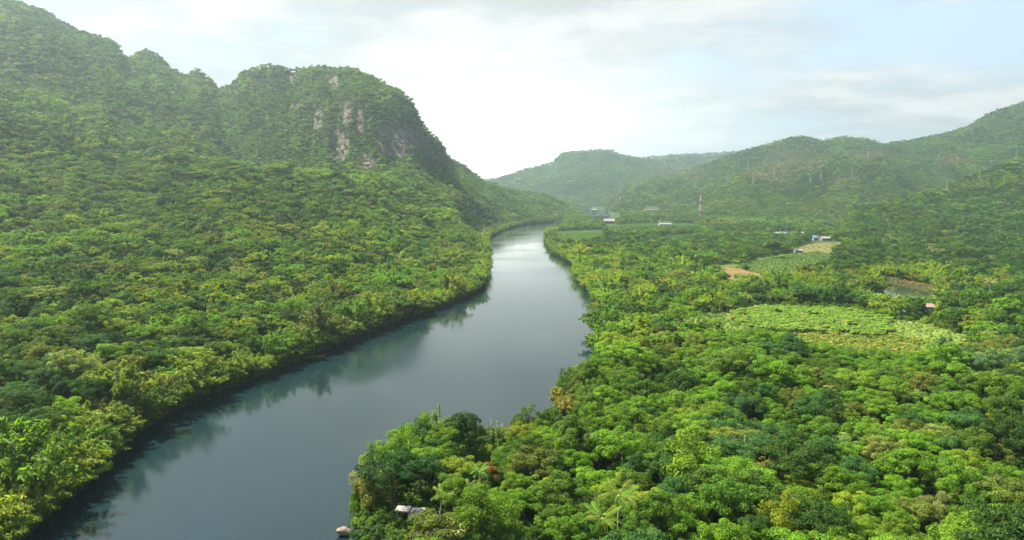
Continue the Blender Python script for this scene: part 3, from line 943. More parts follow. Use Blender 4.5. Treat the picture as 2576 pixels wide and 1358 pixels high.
rest = ~single
lod = np.where(y < 330, 0, np.where(y < 950, 1, 2))
for kinds_, nm, lab, cat in (((0, 1, 2), 'forest', 'dense tropical forest covering the valley floor and mountain slopes', 'forest'),
                             ((3,), 'bamboo_thicket', 'feathery yellow-green bamboo lining both river banks farther off', 'bamboo')):
    protos, where = [], {}
    for k in kinds_:
        for l_ in range(3):
            for vn in range(NVAR if l_ else 5):
                Q, lv, mb = build_kind(k, vn, l_, 1000 + 37 * k + vn)
                where[k, l_, vn] = len(protos)
                protos.append(proto(leaf_mesh(f'{KN[k]}_pattern', Q, lv, mb if l_ < 2 else None, [M_LEAF, M_CULM if k == 3 else M_BARK])))
    sel = np.where(rest & np.isin(shape, kinds_))[0]
    pv = rng.integers(0, NVAR, len(sel))
    pidx = np.array([where[int(shape[i]), int(lod[i]), int(v_i)] for i, v_i in zip(sel, pv)])
    P = np.stack([x[sel], y[sel], zz[sel] - .15], -1)
    rotv = np.stack([rng.normal(0, .06, len(sel)), rng.normal(0, .06, len(sel)), rot[sel]], -1)
    sclv = np.stack([size[sel] * sxy[sel, 0], size[sel] * sxy[sel, 1], size[sel] * hz[sel]], -1)
    scatter(nm, protos, P, rotv, sclv, pidx, tint[sel], lab, cat)

up = np.concatenate([stratified(120, 300, 3.6), stratified(300, 520, 5.0)])
ux, uy = up[:, 0], up[:, 1]
k_ = (sample(d_water, ux, uy) > .8)
for poly in clearings:
    k_ &= ~inside(ux, uy, poly)
ux, uy = ux[k_], uy[k_]; uz = height(ux, uy)
us = rng.uniform(.28, .5, len(ux)) * np.where(uy > 300, 1.3, 1)
uc = PV[pick_colour(ux, uy, {'dark green': 3, 'mid green': 3, 'bright green': 2, 'yellow-green': .5}, 800)] * rng.uniform(.8, 1.2, (len(ux), 1))
UPR = []
for vn in range(4):
    Q, lv, mb = build_kind(2, vn, 1, 2100 + vn); UPR.append(proto(leaf_mesh('undergrowth_pattern', Q, lv, None, [M_LEAF])))
scatter('undergrowth', UPR, np.stack([ux, uy, uz - .5], -1), np.stack([0 * ux, 0 * ux, rng.uniform(0, 6.28, len(ux))], -1), np.stack([us * 1.3, us * 1.3, us * .8], -1),
        rng.integers(0, 4, len(ux)), uc, 'low tangled undergrowth between the trees', 'undergrowth')

# ------------------------------------------------------------------ land, river, pond
soil = np.zeros((NA, NY, 3))
soil[:] = (0.030, 0.052, 0.014)
hi = smooth(1500, 3000, YY)[..., None]
soil = soil * (1 - hi) + np.array([0.028, 0.050, 0.016]) * hi
shore = (d_water < 4)[..., None]
soil = np.where(shore, np.array([0.03, 0.04, 0.016]), soil)


def paint(poly, col, soft=6):
    global soil
    near_ = YY < 3500
    d = np.full(YY.shape, 1e3)
    d[near_] = seg_dist(XX[near_], YY[near_], poly)
    w_ = np.where(inside(XX, YY, poly), 1.0, np.clip(1 - d / soft, 0, 1))[..., None]
    soil = soil * (1 - w_) + np.array(col) * w_


paint(banana_poly, (0.06, 0.08, 0.02)); paint(yellow_poly, (0.10, 0.135, 0.025)); paint(rows_poly, (0.095, 0.13, 0.03))
paint(meadow_poly, (0.105, 0.155, 0.025)); paint(grass_poly, (0.070, 0.115, 0.022), 20); paint(dry_poly, (0.105, 0.10, 0.03), 8)
paint(brown_poly, (0.145, 0.095, 0.035)); paint(far_a, (0.085, 0.13, 0.028)); paint(far_b, (0.065, 0.115, 0.025)); paint(far_c, (0.06, 0.11, 0.025))
paint(far_d, (0.06, 0.08, 0.025), 3); paint(pond_side, (0.12, 0.18, 0.03)); paint(right_green, (0.06, 0.13, 0.025), 30)
gu, gv, gd = project(np.stack([XX, YY, Z], -1))
for (cu, cv, ru, rv) in dry_spots:
    q = ((gu * DS - cu) / ru) ** 2 + ((gv * DS - cv) / rv) ** 2 + (fbm(XX / 60, YY / 120, 44, 3) - .5) * 1.6
    w_ = (np.clip(1.4 - q, 0, 1) * (YY > 1200))[..., None]
    soil = soil * (1 - w_ * .5) + np.array([0.075, 0.05, 0.03]) * w_ * .5
rock = np.zeros(YY.shape)
for (cu, cv, ru, rv) in crags:
    q = ((gu * DS - cu) / ru) ** 2 + ((gv * DS - cv) / rv) ** 2 + (fbm(XX / 14, Z / 22, 45, 3) - .5) * 1.4
    rock = np.maximum(rock, np.clip(2.2 - 1.5 * q, 0, 1) * (YY > 1000))
rock = np.maximum(rock, 0)

V = np.stack([XX, YY, Z], -1).reshape(-1, 3)
ii, jj = np.meshgrid(np.arange(NA - 1), np.arange(NY - 1), indexing='ij')
b0 = (ii * NY + jj).ravel()
loops = np.stack([b0, b0 + NY, b0 + NY + 1, b0 + 1], -1).ravel()
tme = raw_mesh('terrain', V, loops, np.arange(len(b0)) * 4, [terrain_material()], None, True)
a = tme.attributes.new('soil', 'FLOAT_COLOR', 'POINT')
a.data.foreach_set('color', np.concatenate([soil.reshape(-1, 3), np.ones((NA * NY, 1))], 1).astype(np.float32).ravel())
a = tme.attributes.new('rock', 'FLOAT', 'POINT'); a.data.foreach_set('value', rock.astype(np.float32).ravel())
tag(link('terrain', tme), 'valley floor and forested mountain terrain with cleared fields', None, None, 'structure')


def sheet(name, poly, z, m, label):
    me = bpy.data.meshes.new(name)
    me.from_pydata([(float(p[0]), float(p[1]), z) for p in poly], [], [tuple(range(len(poly)))])
    me.materials.append(m)
    return tag(link(name, me), label, None, None, 'structure')


M_WATER = water_material('river_water', (0.005, 0.0145, 0.017), 0.10)
sheet('river', [(-700, 40), (1500, 40), (1500, 3900), (-700, 3900)], 0.0, M_WATER, 'broad calm teal river winding away through the valley')
pc = pond_poly.mean(0)
sheet('pond', [pc + (p - pc) * 1.12 for p in pond_poly], 0.25, water_material('pond_water', (0.03, 0.04, 0.02), 0.04), 'small grey pond with reedy edges')

# ------------------------------------------------------------------ low field plants
def fill(poly, s, jitter=.35, rows=None):
    mn, mx = poly.min(0), poly.max(0)
    gx = np.arange(mn[0], mx[0], s if rows is None else rows); gy = np.arange(mn[1], mx[1], s)
    a_, b_ = np.meshgrid(gx, gy)
    a_ = a_.ravel() + rng.uniform(-jitter, jitter, a_.size) * s; b_ = b_.ravel() + rng.uniform(-jitter, jitter, b_.size) * s
    k_ = inside(a_, b_, poly)
    return a_[k_], b_[k_]


ban = [banana(np.random.default_rng(300 + k), 9, 4.6) for k in range(4)]
def warp(poly, amp, sd_):
    # field edges wander instead of running straight
    out_ = []
    for a_, b_ in zip(poly, np.roll(poly, -1, 0)):
        k_ = max(2, int(np.hypot(*(b_ - a_)) / 6))
        for t_ in np.arange(k_) / k_:
            p_ = a_ + (b_ - a_) * t_
            out_.append(p_ + amp * (np.array([fbm(p_[0] / 14, p_[1] / 14, sd_, 2), fbm(p_[0] / 14 + 50, p_[1] / 14, sd_, 2)]) - .5) * 2)
    return np.array(out_)


bx, by = fill(warp(banana_poly, 7, 5), 2.2)
kp = fbm(bx / 12, by / 12, 15, 2) > .30; bx, by = bx[kp], by[kp]
yx, yy_ = fill(warp(yellow_poly, 8, 6), 2.4)
kp = rng.random(len(yx)) < .9; yx, yy_ = yx[kp], yy_[kp]
BX = np.concatenate([bx, yx]); BY = np.concatenate([by, yy_])
isy = np.arange(len(BX)) >= len(bx)
bs = np.where(isy, rng.uniform(.42, .75, len(BX)), rng.uniform(.8, 1.15, len(BX)))
bcol = np.where(isy[:, None], np.array([0.165, 0.215, 0.025]), np.array([0.150, 0.245, 0.026])) * rng.uniform(.75, 1.25, (len(BX), 1))
yel = isy & (rng.random(len(BX)) < .2); bcol[yel] = np.array([0.36, 0.29, 0.04])
edge = (~isy) & (rng.random(len(BX)) < .02); bcol[edge] = np.array([0.36, 0.27, 0.06])
bdist = np.hypot(BX, BY) / bs
near_b = np.zeros(len(BX), bool); near_b[np.argsort(bdist)[:200]] = True
BM = [leaf_mesh('banana_plant', q, lv, mb, [M_LEAF, M_CULM]) for q, lv, mb in ban]
for i in np.where(near_b)[0]:
    nm_ = 'yellowing banana plant in the front strip of the plantation' if yel[i] else ('low green banana plant in the front strip of the plantation' if isy[i] else 'tall green banana plant at the near edge of the plantation')
    o = link('banana_plant', BM[int(rng.integers(4))])
    tag(o, nm_, 'banana plant', nm_)
    o.location = (BX[i], BY[i], 2.5); o.rotation_euler = (0, 0, rng.uniform(0, 6.28)); o.scale = (bs[i],) * 3
    o['leaf_tint'] = [float(t_) for t_ in bcol[i]]
r_ = ~near_b
scatter('banana_plantation', [proto(m_) for m_ in BM], np.stack([BX[r_], BY[r_], np.full(r_.sum(), 2.45)], -1),
        np.stack([np.zeros(r_.sum()), np.zeros(r_.sum()), rng.uniform(0, 6.28, r_.sum())], -1), np.repeat(bs[r_][:, None], 3, 1),
        rng.integers(0, 4, r_.sum()), bcol[r_], 'dense light green banana plantation in the clearing', 'plantation')


def tuft(rg, nl, r, h, L):
    d = unit(rg.normal(size=(nl, 3)) * [1, 1, .6] + [0, 0, .5])
    P = d * np.array([r, r, h]) * rg.uniform(.5, 1, (nl, 1))
    return quads(P, unit(d + .6 * rg.normal(size=(nl, 3)) + [0, 0, .4]), L * rg.uniform(.7, 1.3, nl), L * .5, rg), rg.uniform(.7, 1.3, nl)


TF = [proto(leaf_mesh('crop_tuft', *tuft(np.random.default_rng(400 + k), 26, .8, 1.1, .7), None, [M_LEAF])) for k in range(4)]


def cover(name, jobs, label, cat):
    Ps, cs, ss = [], [], []
    for poly, s, rows, col, sz, keep in jobs:
        a_, b_ = fill(poly, s, .3 if rows else .6, rows)
        k_ = (rng.random(len(a_)) < keep) & (sample(d_water, a_, b_) > 2); a_, b_ = a_[k_], b_[k_]
        Ps.append(np.stack([a_, b_, height(a_, b_) - .05], -1)); cs.append(np.array(col) * rng.uniform(.7, 1.3, (len(a_), 1)))
        ss.append(sz * rng.uniform(.7, 1.3, len(a_)))
    P = np.concatenate(Ps); ss = np.concatenate(ss)
    scatter(name, TF, P, np.stack([np.zeros(len(P)), np.zeros(len(P)), rng.uniform(0, 6.28, len(P))], -1), np.repeat(ss[:, None], 3, 1),
            rng.integers(0, 4, len(P)), np.concatenate(cs), label, cat)


cover('crop_rows', [(warp(rows_poly, 8, 9), 2.1, None, (0.10, 0.172, 0.026), 1.15, .8), (far_a, 3.0, None, (0.085, 0.15, 0.028), 1.9, .8), (far_b, 3.2, None, (0.06, 0.12, 0.022), 2.2, .8),
                    (far_c, 3.4, None, (0.06, 0.12, 0.022), 2.0, .8)], 'low green crop rows on pale soil beside the banana plantation', 'crops')
cover('grass', [(warp(meadow_poly, 6, 8), 2.0, None, (0.115, 0.165, 0.024), .8, .7), (grass_poly, 2.1, None, (0.068, 0.115, 0.02), .85, .85), (pond_side, 2.6, None, (0.11, 0.18, 0.03), .9, .7),
                (yellow_poly, 2.0, None, (0.135, 0.185, 0.025), .9, .85), (brown_poly, 4, None, (0.15, 0.11, 0.04), .8, .25), (dry_poly, 5, None, (0.13, 0.115, 0.035), 1.2, .3)],
      'rough grass and weeds in the cleared fields', 'grass')
reed_line = gp([(2205, 703), (2228, 700), (2285, 711), (2340, 722), (2372, 735), (2366, 739), (2335, 727), (2283, 716), (2228, 706)], 1)
cover('reeds', [(reed_line, 1.3, None, (0.20, 0.155, 0.07), 1.7, .9)], 'tan dry reeds along the back edge of the pond', 'reeds')

# ------------------------------------------------------------------ special plants
def plant(name, label, cat, xy, k, vn, sc_, col, trunk_m=None, hz_=1.0, group=None, z=None, seed=None, rz=None):
    z = float(height(np.array([xy[0]]), np.array([xy[1]]))[0]) if z is None else z
    e = thing(name, label, cat, (xy[0], xy[1], z - .1), random.uniform(0, 6.28) if rz is None else rz, group)
    e.scale = (sc_, sc_, sc_ * hz_)
    cm_, tm_ = KM[k, vn]
    c_ = link('foliage' if k == 3 else 'crown', cm_, e); c_['leaf_tint'] = list(col)
    if trunk_m is not None:
        tm_ = tm_.copy(); tm_.materials.clear(); tm_.materials.append(trunk_m)
    link('stem_clump' if k == 3 else 'trunk', tm_, e)
    return e


def palm(label, xy, h, crown, col, seed, nf=15, group=None, name='coconut_palm'):
    rg = np.random.default_rng(seed)
    z = float(height(np.array([xy[0]]), np.array([xy[1]]))[0])
    e = thing(name, label, 'palm', (xy[0], xy[1], z), 0, group)
    lx, ly = rg.normal(size=2) * .6
    mb = MB(); mb.tube([(0, 0, -.5), (lx * .2, ly * .2, h * .4), (lx * .6, ly * .6, h * .75), (lx, ly, h)], [.26, .18, .15, .14], 8)
    link('trunk', mb.mesh('palm_trunk', M_PALE, True), e)
    fm = [leaf_mesh('frond', *frond_quads(rg, crown, dr, 18, .13, crown * .26), None, [M_LEAF]) for dr in (.25, .55, .85)]
    for k in range(nf):
        f = link('frond', fm[0 if k % 3 == 0 else 1 if k % 3 == 1 else 2], e)
        f.location = (lx, ly, h); f.rotation_euler = (0, -0.25 * (k % 3 == 0) + rg.normal() * .1, k * 2.399 + rg.normal() * .15)
        f['leaf_tint'] = [float(c * rg.uniform(.8, 1.2)) for c in col]
    nm = MB()
    for k in range(5):
        q = Vector((lx + .25 * math.cos(k * 1.26), ly + .25 * math.sin(k * 1.26), h - .25))
        nm.tube([q + Vector((0, 0, .14)), q, q - Vector((0, 0, .14))], [.05, .14, .05], 6)
    link('coconut_bunch', nm.mesh('coconut_bunch', M_CULM, True), e)
    return e


pcol = (0.13, 0.20, 0.022)
palm('taller coconut palm with drooping yellow-green fronds near the front of the wood', spot(1553, 1372), 11.5, 5.2, pcol, 1)
palm('lower coconut palm leaning out just in front of the taller palm', spot(1512, 1400), 9.0, 5.0, pcol, 2)
palm('shaggy green palm left of the white-flowering shrub', spot(1105, 1318), 8.0, 3.6, (0.13, 0.20, 0.03), 3, 14)
palm('shaggy green palm behind the white-flowering shrub', spot(1180, 1310), 8.0, 3.6, (0.11, 0.19, 0.03), 4, 14)
palm('slender green palm above the shaggy pair of palms', spot(1212, 1268), 9.0, 3.0, (0.11, 0.21, 0.03), 5, 13)
palm('lone pale coconut palm beyond the pond', spot(2488, 750), 12, 5.5, (0.26, 0.24, 0.08), 6)

for k, (u, v, s_) in enumerate([(2440, 985, 1.25), (2500, 965, 1.2), (2375, 920, 1.05), (2560, 960, 1.25), (2420, 940, 1.0), (2530, 915, 1.1)]):
    nm_ = ['forked pale-trunked tree with airy grey-green crown in the wood', 'airy grey-green tree right behind the forked pale-trunked tree', 'small pale-trunked tree against the yellowing banana rows',
           'airy grey-green tree farthest to the right of the pale-trunked stand', 'thin grey-green tree between the small and forked pale trunks', 'yellowish airy tree at the back of the pale-trunked stand'][k]
    plant('pale_trunked_tree', nm_, 'tree', spot(u, v), 0, k % 5, s_ * .95, (0.11, 0.19, 0.075) if k != 5 else (0.18, 0.20, 0.04), M_PALE, 1.45, 'airy pale-trunked trees')

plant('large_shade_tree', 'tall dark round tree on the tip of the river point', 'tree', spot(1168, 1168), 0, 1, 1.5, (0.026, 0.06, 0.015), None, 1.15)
plant('vine_covered_stump', 'bright green vine-smothered trunk beside the tall dark tree', 'vine', spot(1205, 1172), 2, 0, .62, (0.07, 0.18, 0.015), None, 1.5)
for k, (u, v, s_) in enumerate([(1060, 1150, .75), (1030, 1165, .7), (1085, 1140, .75)]):
    plant('bamboo_clump', ['golden-tipped bamboo clump at the left edge of the river point', 'smallest golden bamboo on the shore of the river point', 'golden bamboo behind the tip of the river point'][k], 'bamboo', spot(u, v), 3, k, s_, (0.24, 0.20, 0.03))
plant('bamboo_clump', 'golden bamboo bulging over the water halfway up the right bank', 'bamboo', spot(1412, 1015), 3, 3, .95, (0.23, 0.21, 0.03))
plant('bamboo_clump', 'orange-yellow bamboo low over the water on the right bank', 'bamboo', spot(1425, 1040), 3, 2, .8, (0.25, 0.205, 0.03))
for k, (u, v) in enumerate([(1105, 1120), (1235, 1128), (1248, 1130), (1262, 1132)]):
    rg = np.random.default_rng(50 + k)
    hgt = 13.5 if k == 0 else 9.5 - k * .3
    xy = spot(u, v); e = thing('bamboo_pole', ['leafy pale bamboo pole rising alone from the river point', 'leftmost thin bare bamboo pole right of the dark tree', 'middle thin bare bamboo pole right of the dark tree', 'rightmost thin bare bamboo pole right of the dark tree'][k],
                                   'bamboo', (*xy, 2.3), 0)
    mb = MB(); mb.tube([(0, 0, 0), (0.2, 0, hgt * .6), (-.5 if k == 0 else .3, 0, hgt)], [.09, .07, .02], 5); link('stem', mb.mesh('bamboo_stem', M_CULM, True), e)
    nn = 330 if k == 0 else 70
    t_ = rg.uniform(.35, 1, nn); P = np.stack([.2 * t_ - .6 * np.maximum(t_ - .6, 0) * (k == 0), 0 * t_, hgt * t_], -1)
    off = unit(rg.normal(size=(nn, 3))) * (.75 if k == 0 else .7) * rg.uniform(.3, 1, (nn, 1)) * (1.15 - t_)[:, None] ** .5
    f = link('foliage', leaf_mesh('pole_foliage', quads(P + off, unit(off + [0, -.4, .6]), .6, .2, rg, off), rg.uniform(.8, 1.2, nn), None, [M_LEAF]), e)
    f['leaf_tint'] = [.24, .26, .09]

plant('flowering_shrub', 'shrub covered in cream-white blossom near the front of the wood', 'shrub', spot(1150, 1362), 0, 2, .78, (0.62, 0.64, 0.40), None, .8)
plant('flowering_tree', 'small tree with pinkish-white blossom in the front of the wood', 'tree', spot(2370, 1350), 2, 3, .4, (0.52, 0.36, 0.27), None, 1.2)
plant('dead_tree', 'rust-brown dead vine-hung tree near the front of the wood', 'tree', spot(1777, 1362), 2, 1, .52, (0.17, 0.065, 0.03), None, 1.1)
plant('withering_tree', 'tree with rust-orange dying leaves above the shaggy palms', 'tree', spot(1235, 1235), 0, 3, .8, (0.19, 0.115, 0.025), None, 1.1)
plant('withering_tree', 'brown-olive tree fading among bright green crowns at the right', 'tree', spot(2325, 1200), 2, 2, 1.05, (0.10, 0.085, 0.022), None, 1.0)
plant('withering_tree', 'tan-topped rounded tree in the middle of the near wood', 'tree', spot(1925, 1245), 0, 4, 1.05, (0.19, 0.16, 0.035), None, 1.1)
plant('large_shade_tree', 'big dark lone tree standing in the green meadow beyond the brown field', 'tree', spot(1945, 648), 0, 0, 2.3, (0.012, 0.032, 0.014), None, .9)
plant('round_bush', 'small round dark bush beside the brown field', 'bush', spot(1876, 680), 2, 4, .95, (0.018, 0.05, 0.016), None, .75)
plant('dead_tree', 'leafless grey tree among the green trees at the right valley edge', 'tree', spot(2340, 640), 0, 4, 1.0, (0.28, 0.22, 0.16), M_PALE, 1.2)
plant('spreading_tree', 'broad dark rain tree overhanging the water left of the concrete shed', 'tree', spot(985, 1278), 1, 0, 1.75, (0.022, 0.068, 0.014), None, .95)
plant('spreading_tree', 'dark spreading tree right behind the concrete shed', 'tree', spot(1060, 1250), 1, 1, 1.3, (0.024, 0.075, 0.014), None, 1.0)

# a few dead trunks standing out of the left-hand canopy
rg = np.random.default_rng(71)
bare_me = [trunk_mb(np.random.default_rng(72 + k), 9.5, .20, 3.6, 6).mesh('bare_trunk', M_PALE, True) for k in range(3)]
cand = np.where(left & (y > 260) & (y < 760) & (dw > 25) & (uu > 20) & (uu < 480))[0]
for k, i_ in enumerate(rg.choice(cand, 9, replace=False)):
    e = thing('bare_tree', 'bare pale dead tree standing out of the green canopy on the left slope', 'tree', (float(x[i_]) + 2, float(y[i_]) - 3, float(zz[i_]) - .3), rg.uniform(0, 6), 'bare dead trees on the left slope')
    e.scale = (.9, .9, rg.uniform(.85, 1.15)); link('trunk', bare_me[k % 3], e)

# driftwood bush stranded in the river, fallen bamboo at the bank
sx, sy = spot(1285, 585, 0)
e = thing('river_snag', 'leafy snag sticking up out of the far river water', 'snag', (sx, sy, 0))
mb = MB()
for k in range(7):
    mb.tube([(k * 1.2 - 4, 0, -.6), (k * 1.5 - 5 + random.uniform(-1, 1), random.uniform(-1, 1), 2 + random.random() * 4)], [.3, .1], 5)
link('trunk', mb.mesh('snag_branches', M_BARK), e)
rg = np.random.default_rng(88); dq = unit(rg.normal(size=(160, 3)) * [1, 1, .5] + [0, 0, .4]) * [7, 3, 3.6] * rg.uniform(.4, 1, (160, 1))
f = link('foliage', leaf_mesh('snag_foliage', quads(dq, unit(dq + [0, 0, 2]), 1.4, .7, rg), rg.uniform(.7, 1.3, 160), None, [M_LEAF]), e); f['leaf_tint'] = [.17, .17, .06]
sx, sy = spot(772, 900, 0)
e = thing('fallen_bamboo', 'fallen yellow bamboo trailing in the water at the left bank', 'bamboo', (sx, sy, 0.1), R(18))
mb = MB(); mb.tube([(-9, 0, 2.2), (-2, 0, .6), (8, 0, .1)], [.12, .1, .04], 5); link('stem', mb.mesh('fallen_stem', M_CULM), e)
t_ = rg.uniform(-8, 8, 260); P = np.stack([t_, rg.normal(0, .7, 260), .35 + np.maximum(-t_, 0) * .2 + rg.normal(0, .2, 260)], -1)
f = link('foliage', leaf_mesh('fallen_foliage', quads(P, unit(rg.normal(size=(260, 3)) * .4 + [0, 0, 1]), 1.0, .35, rg), rg.uniform(.7, 1.3, 260), None, [M_LEAF]), e); f['leaf_tint'] = [.24, .20, .03]

# boulder on the shore
rgb = np.random.default_rng(5)
import bmesh
bm = bmesh.new(); bmesh.ops.create_icosphere(bm, subdivisions=3, radius=1)
for vtx in bm.verts:
    p = vtx.co
    k = 1 + .25 * (float(vnoise(np.array(p.x * 2 + 5), np.array(p.y * 2 + p.z * 3), 2)) - .5)
    vtx.co = Vector((p.x * 2.6 * k, p.y * 2.0 * k, p.z * 1.3 * k))
bme = bpy.data.meshes.new('boulder'); bm.to_mesh(bme); bm.free(); bme.materials.append(M_ROCK)
sx, sy = spot(866, 1334, 1.0)
o = link('boulder', bme); o.location = (sx, sy, 0.7); o.rotation_euler = (.1, .35, .6); o.scale = (.75, .75, .75)
tag(o, 'smooth tan boulder on the river shore below the trees', 'boulder')


# ------------------------------------------------------------------ buildings and towers
def gable_house(name, label, cat, loc, rz, w_, d, h, rh, wall, roof, eave=.6, windows=2, door=True, group=None):
    e = thing(name, label, cat, loc, rz, group)
    mb = MB()
    mb.box((0, 0, h / 2 - .5), (w_, d, h + 1))
    for s in (-1, 1):
        mb.add([(s * w_ / 2, -d / 2, h), (s * w_ / 2, d / 2, h), (s * w_ / 2, 0, h + rh)], [(0, 1, 2) if s > 0 else (2, 1, 0)])
    link('wall', mb.mesh('wall', wall), e)
    rb = MB()
    hw = w_ / 2 + eave; hd = d / 2 + eave; zl = h - eave * rh / (d / 2)
    for s in (-1, 1):
        q = [(-hw, s * hd, zl), (hw, s * hd, zl), (hw, 0, h + rh), (-hw, 0, h + rh)]
        t = .14
        rb.add(q + [(a_, b_, c_ + t) for a_, b_, c_ in q], [(0, 1, 2, 3), (7, 6, 5, 4), (0, 4, 5, 1), (1, 5, 6, 2), (2, 6, 7, 3), (3, 7, 4, 0)] if s > 0 else
               [(3, 2, 1, 0), (4, 5, 6, 7), (1, 5, 4, 0), (2, 6, 5, 1), (3, 7, 6, 2), (0, 4, 7, 3)])
    rb.bar((-hw, 0, h + rh + .1), (hw, 0, h + rh + .1), .16, 6)
    link('roof', rb.mesh('roof', roof), e)
    for k in range(windows):
        xk = (k - (windows - 1) / 2) * w_ / (windows + .6)
        if windows > 1 and door and k == windows // 2:
            b_ = MB(); b_.box((xk, -d / 2 - .03, h * .36), (min(1.2, w_ * .2), .1, h * .72)); link('door', b_.mesh('door', M_BROWN), e)
        else:
            b_ = MB(); b_.box((xk, -d / 2 - .03, h * .58), (min(1.6, w_ * .16), .1, h * .34)); link('window', b_.mesh('window', M_DARK), e)
    return e


def at_px(u, v, z=2.5):
    if v < 556:                       # far off the land already rises
        return hit(u, v)
    p = ground(u, v, z); return (float(p[0]), float(p[1]), z)


def clear_of(u0, u1, v):
    pass


# long white pavilion with arched front and a teal tower
bx_, by_, bz_ = at_px(1512, 551)
e = thing('river_pavilion', 'long white arched pavilion with flat roof by the far river reach', 'building', (bx_, by_, bz_), R(-4))
mb = MB()
Lp, Dp, Hp = 42.0, 12.0, 9.5
nb = 7
for k in range(nb + 1):
    mb.box((-Lp / 2 + k * Lp / nb, -Dp / 2, Hp / 2), (1.4, .9, Hp))
for k in range(nb):
    x0 = -Lp / 2 + (k + .5) * Lp / nb
    r0 = (Lp / nb - 1.4) / 2
    prev = None
    for s in range(9):
        a_ = math.pi * s / 8
        px_, pz_ = x0 - r0 * math.cos(a_), Hp - 3.6 + 2.6 * math.sin(a_)
        if prev:
            mb.add([(prev[0], -Dp / 2 - .4, prev[1]), (px_, -Dp / 2 - .4, pz_), (px_, -Dp / 2 - .4, Hp), (prev[0], -Dp / 2 - .4, Hp)], [(0, 1, 2, 3)])
        prev = (px_, pz_)
mb.box((0, 1.5, Hp / 2), (Lp - .6, Dp - 3, Hp))
link('wall', mb.mesh('wall', M_WHITE), e)
rb = MB(); rb.box((0, 0, Hp + .35), (Lp + 2, Dp + 2, .7)); rb.box((2, 0, Hp + 1.6), (10, 7, 1.8)); link('roof', rb.mesh('roof', M_TIN), e)
bx_, by_, bz_ = at_px(1498, 549)
e = thing('lookout_tower', 'white and teal lookout tower with a projecting top storey beside the pavilion', 'tower', (bx_ - 4, by_ + 14, bz_), R(-4))
mb = MB(); mb.box((0, 0, 9), (8, 7, 19)); link('wall', mb.mesh('wall', M_TEAL), e)
mb = MB(); mb.box((2, 0, 21), (13, 9, 5)); link('top_storey', mb.mesh('top_storey', M_WHITE), e)
mb = MB(); mb.add([(-6, -6, 23.6), (10, -6, 23.6), (10, 6, 23.6), (-6, 6, 23.6), (0, 0, 26.5), (4, 0, 26.5)], [(0, 1, 5, 4), (2, 3, 4, 5), (1, 2, 5), (3, 0, 4), (3, 2, 1, 0)]); link('roof', mb.mesh('roof', M_TIN), e)
for k in (-1, 1):
    mb = MB(); mb.box((2 + k * 3.2, -4.55, 21), (2.4, .2, 2.6)); link('window', mb.mesh('window', M_DARK), e)
gable_house('brown_house', 'brown walled house with pale roof in front of the white pavilion', 'house', at_px(1532, 562), R(-3), 24, 12, 6.5, 4.5, M_BROWN, M_TIN, 1.2, 3)
gable_house('long_shed', 'long white walled shed with red roof far across the valley', 'building', at_px(1638, 533), R(2), 46, 12, 7, 1.8, M_WHITE, M_RROOF, .8, 5)
gable_house('farm_shed', 'low white tin shed beside the far tan field', 'shed', at_px(1672, 569), R(3), 26, 9, 5, 1.8, M_WHITE, M_TIN, .8, 3)
hx = [(1960, 594, 22, 11, 4.2, 3.0, M_WHITE, M_TIN, 'wide white-roofed house at the left of the valley hamlet', 8), (1985, 597, 20, 8, 4.0, 1.8, M_WHITE, M_TIN, 'long low tin-roofed house right of the wide white house', -6),
      (2046, 604, 10, 9, 4.5, 3.0, M_LBLUE, M_BLUE, 'small house with bright blue roof in the valley hamlet', 25), (2076, 605, 15, 8, 4.0, 2.0, M_PINK, M_TIN, 'beige roofed house right of the blue-roofed house', -4),
      (2018, 591, 10, 7, 4.0, 1.6, M_WHITE, M_TIN, 'tiny pale tin hut behind the blue-roofed house', 5), (2008, 635, 11, 6, 3.0, 1.4, M_WHITE, M_TIN, 'white roofed field shelter beside the dry brown field', -3),
      (1930, 583, 7, 6, 4.5, 2.0, M_WHITE, M_TIN, 'small white hut left of the valley hamlet', 10), (2200, 622, 14, 7, 4, 1.8, M_WHITE, M_TIN, 'pale roof half hidden by trees right of the hamlet', 4),
      (2235, 676, 9, 7, 3.6, 1.6, M_WHITE, M_TIN, 'white roofed hut among trees beyond the pond', 12), (2480, 768, 8, 5, 3.4, 1.2, M_WHITE, M_TIN, 'white tin hut below the lone coconut palm', -5)]
for (u, v, w_, d, h, rh, wm, rm, lb, ang) in hx:
    gable_house('village_house', lb, 'house', at_px(u, v), R(ang), w_ * .9, d, h, rh, wm, rm, .7, 3)
gable_house('pond_hut', 'hut with faded pink roof and light blue end wall by the pond', 'hut', at_px(2331, 786), R(-8), 7.5, 5.5, 4.2, 1.7, M_LBLUE, M_PINK, .5, 2)
gable_house('garden_shed', 'small pale blue-white shed behind the trees left of the pond hut', 'shed', at_px(2263, 798), R(10), 4.5, 4, 3.8, 1.2, M_LBLUE, M_TIN, .3, 1)

# broken concrete shed in the near wood
sx, sy = spot(1032, 1300, 3)
e = thing('concrete_shed', 'broken white concrete shed half buried in the trees near the shore', 'shed', (sx, sy, 2.2), R(-6))
e.scale = (.7, .75, .8)
mb = MB(); mb.box((-2.4, 0, 3.3), (4.9, 3.8, .45)); mb.box((2.6, .2, 2.95), (4.6, 3.8, .45)); link('roof_slab', mb.mesh('roof_slab', M_CONC), e)
mb = MB()
for px_ in (-4.2, -.2, .6, 4.0):
    mb.box((px_, -1.4, .9), (.4, .4, 4.3))
mb.bar((-.6, -1.6, .6), (.4, -1.6, 3.0), .18); link('post', mb.mesh('post', M_WHITE), e)
mb = MB(); mb.box((0, 1.6, .8), (8.4, .25, 4.2)); mb.box((2.6, -1.5, 2.0), (2.8, .2, 1.5)); link('wall', mb.mesh('wall', M_CONC), e)
sx, sy = spot(1052, 1302, 3)
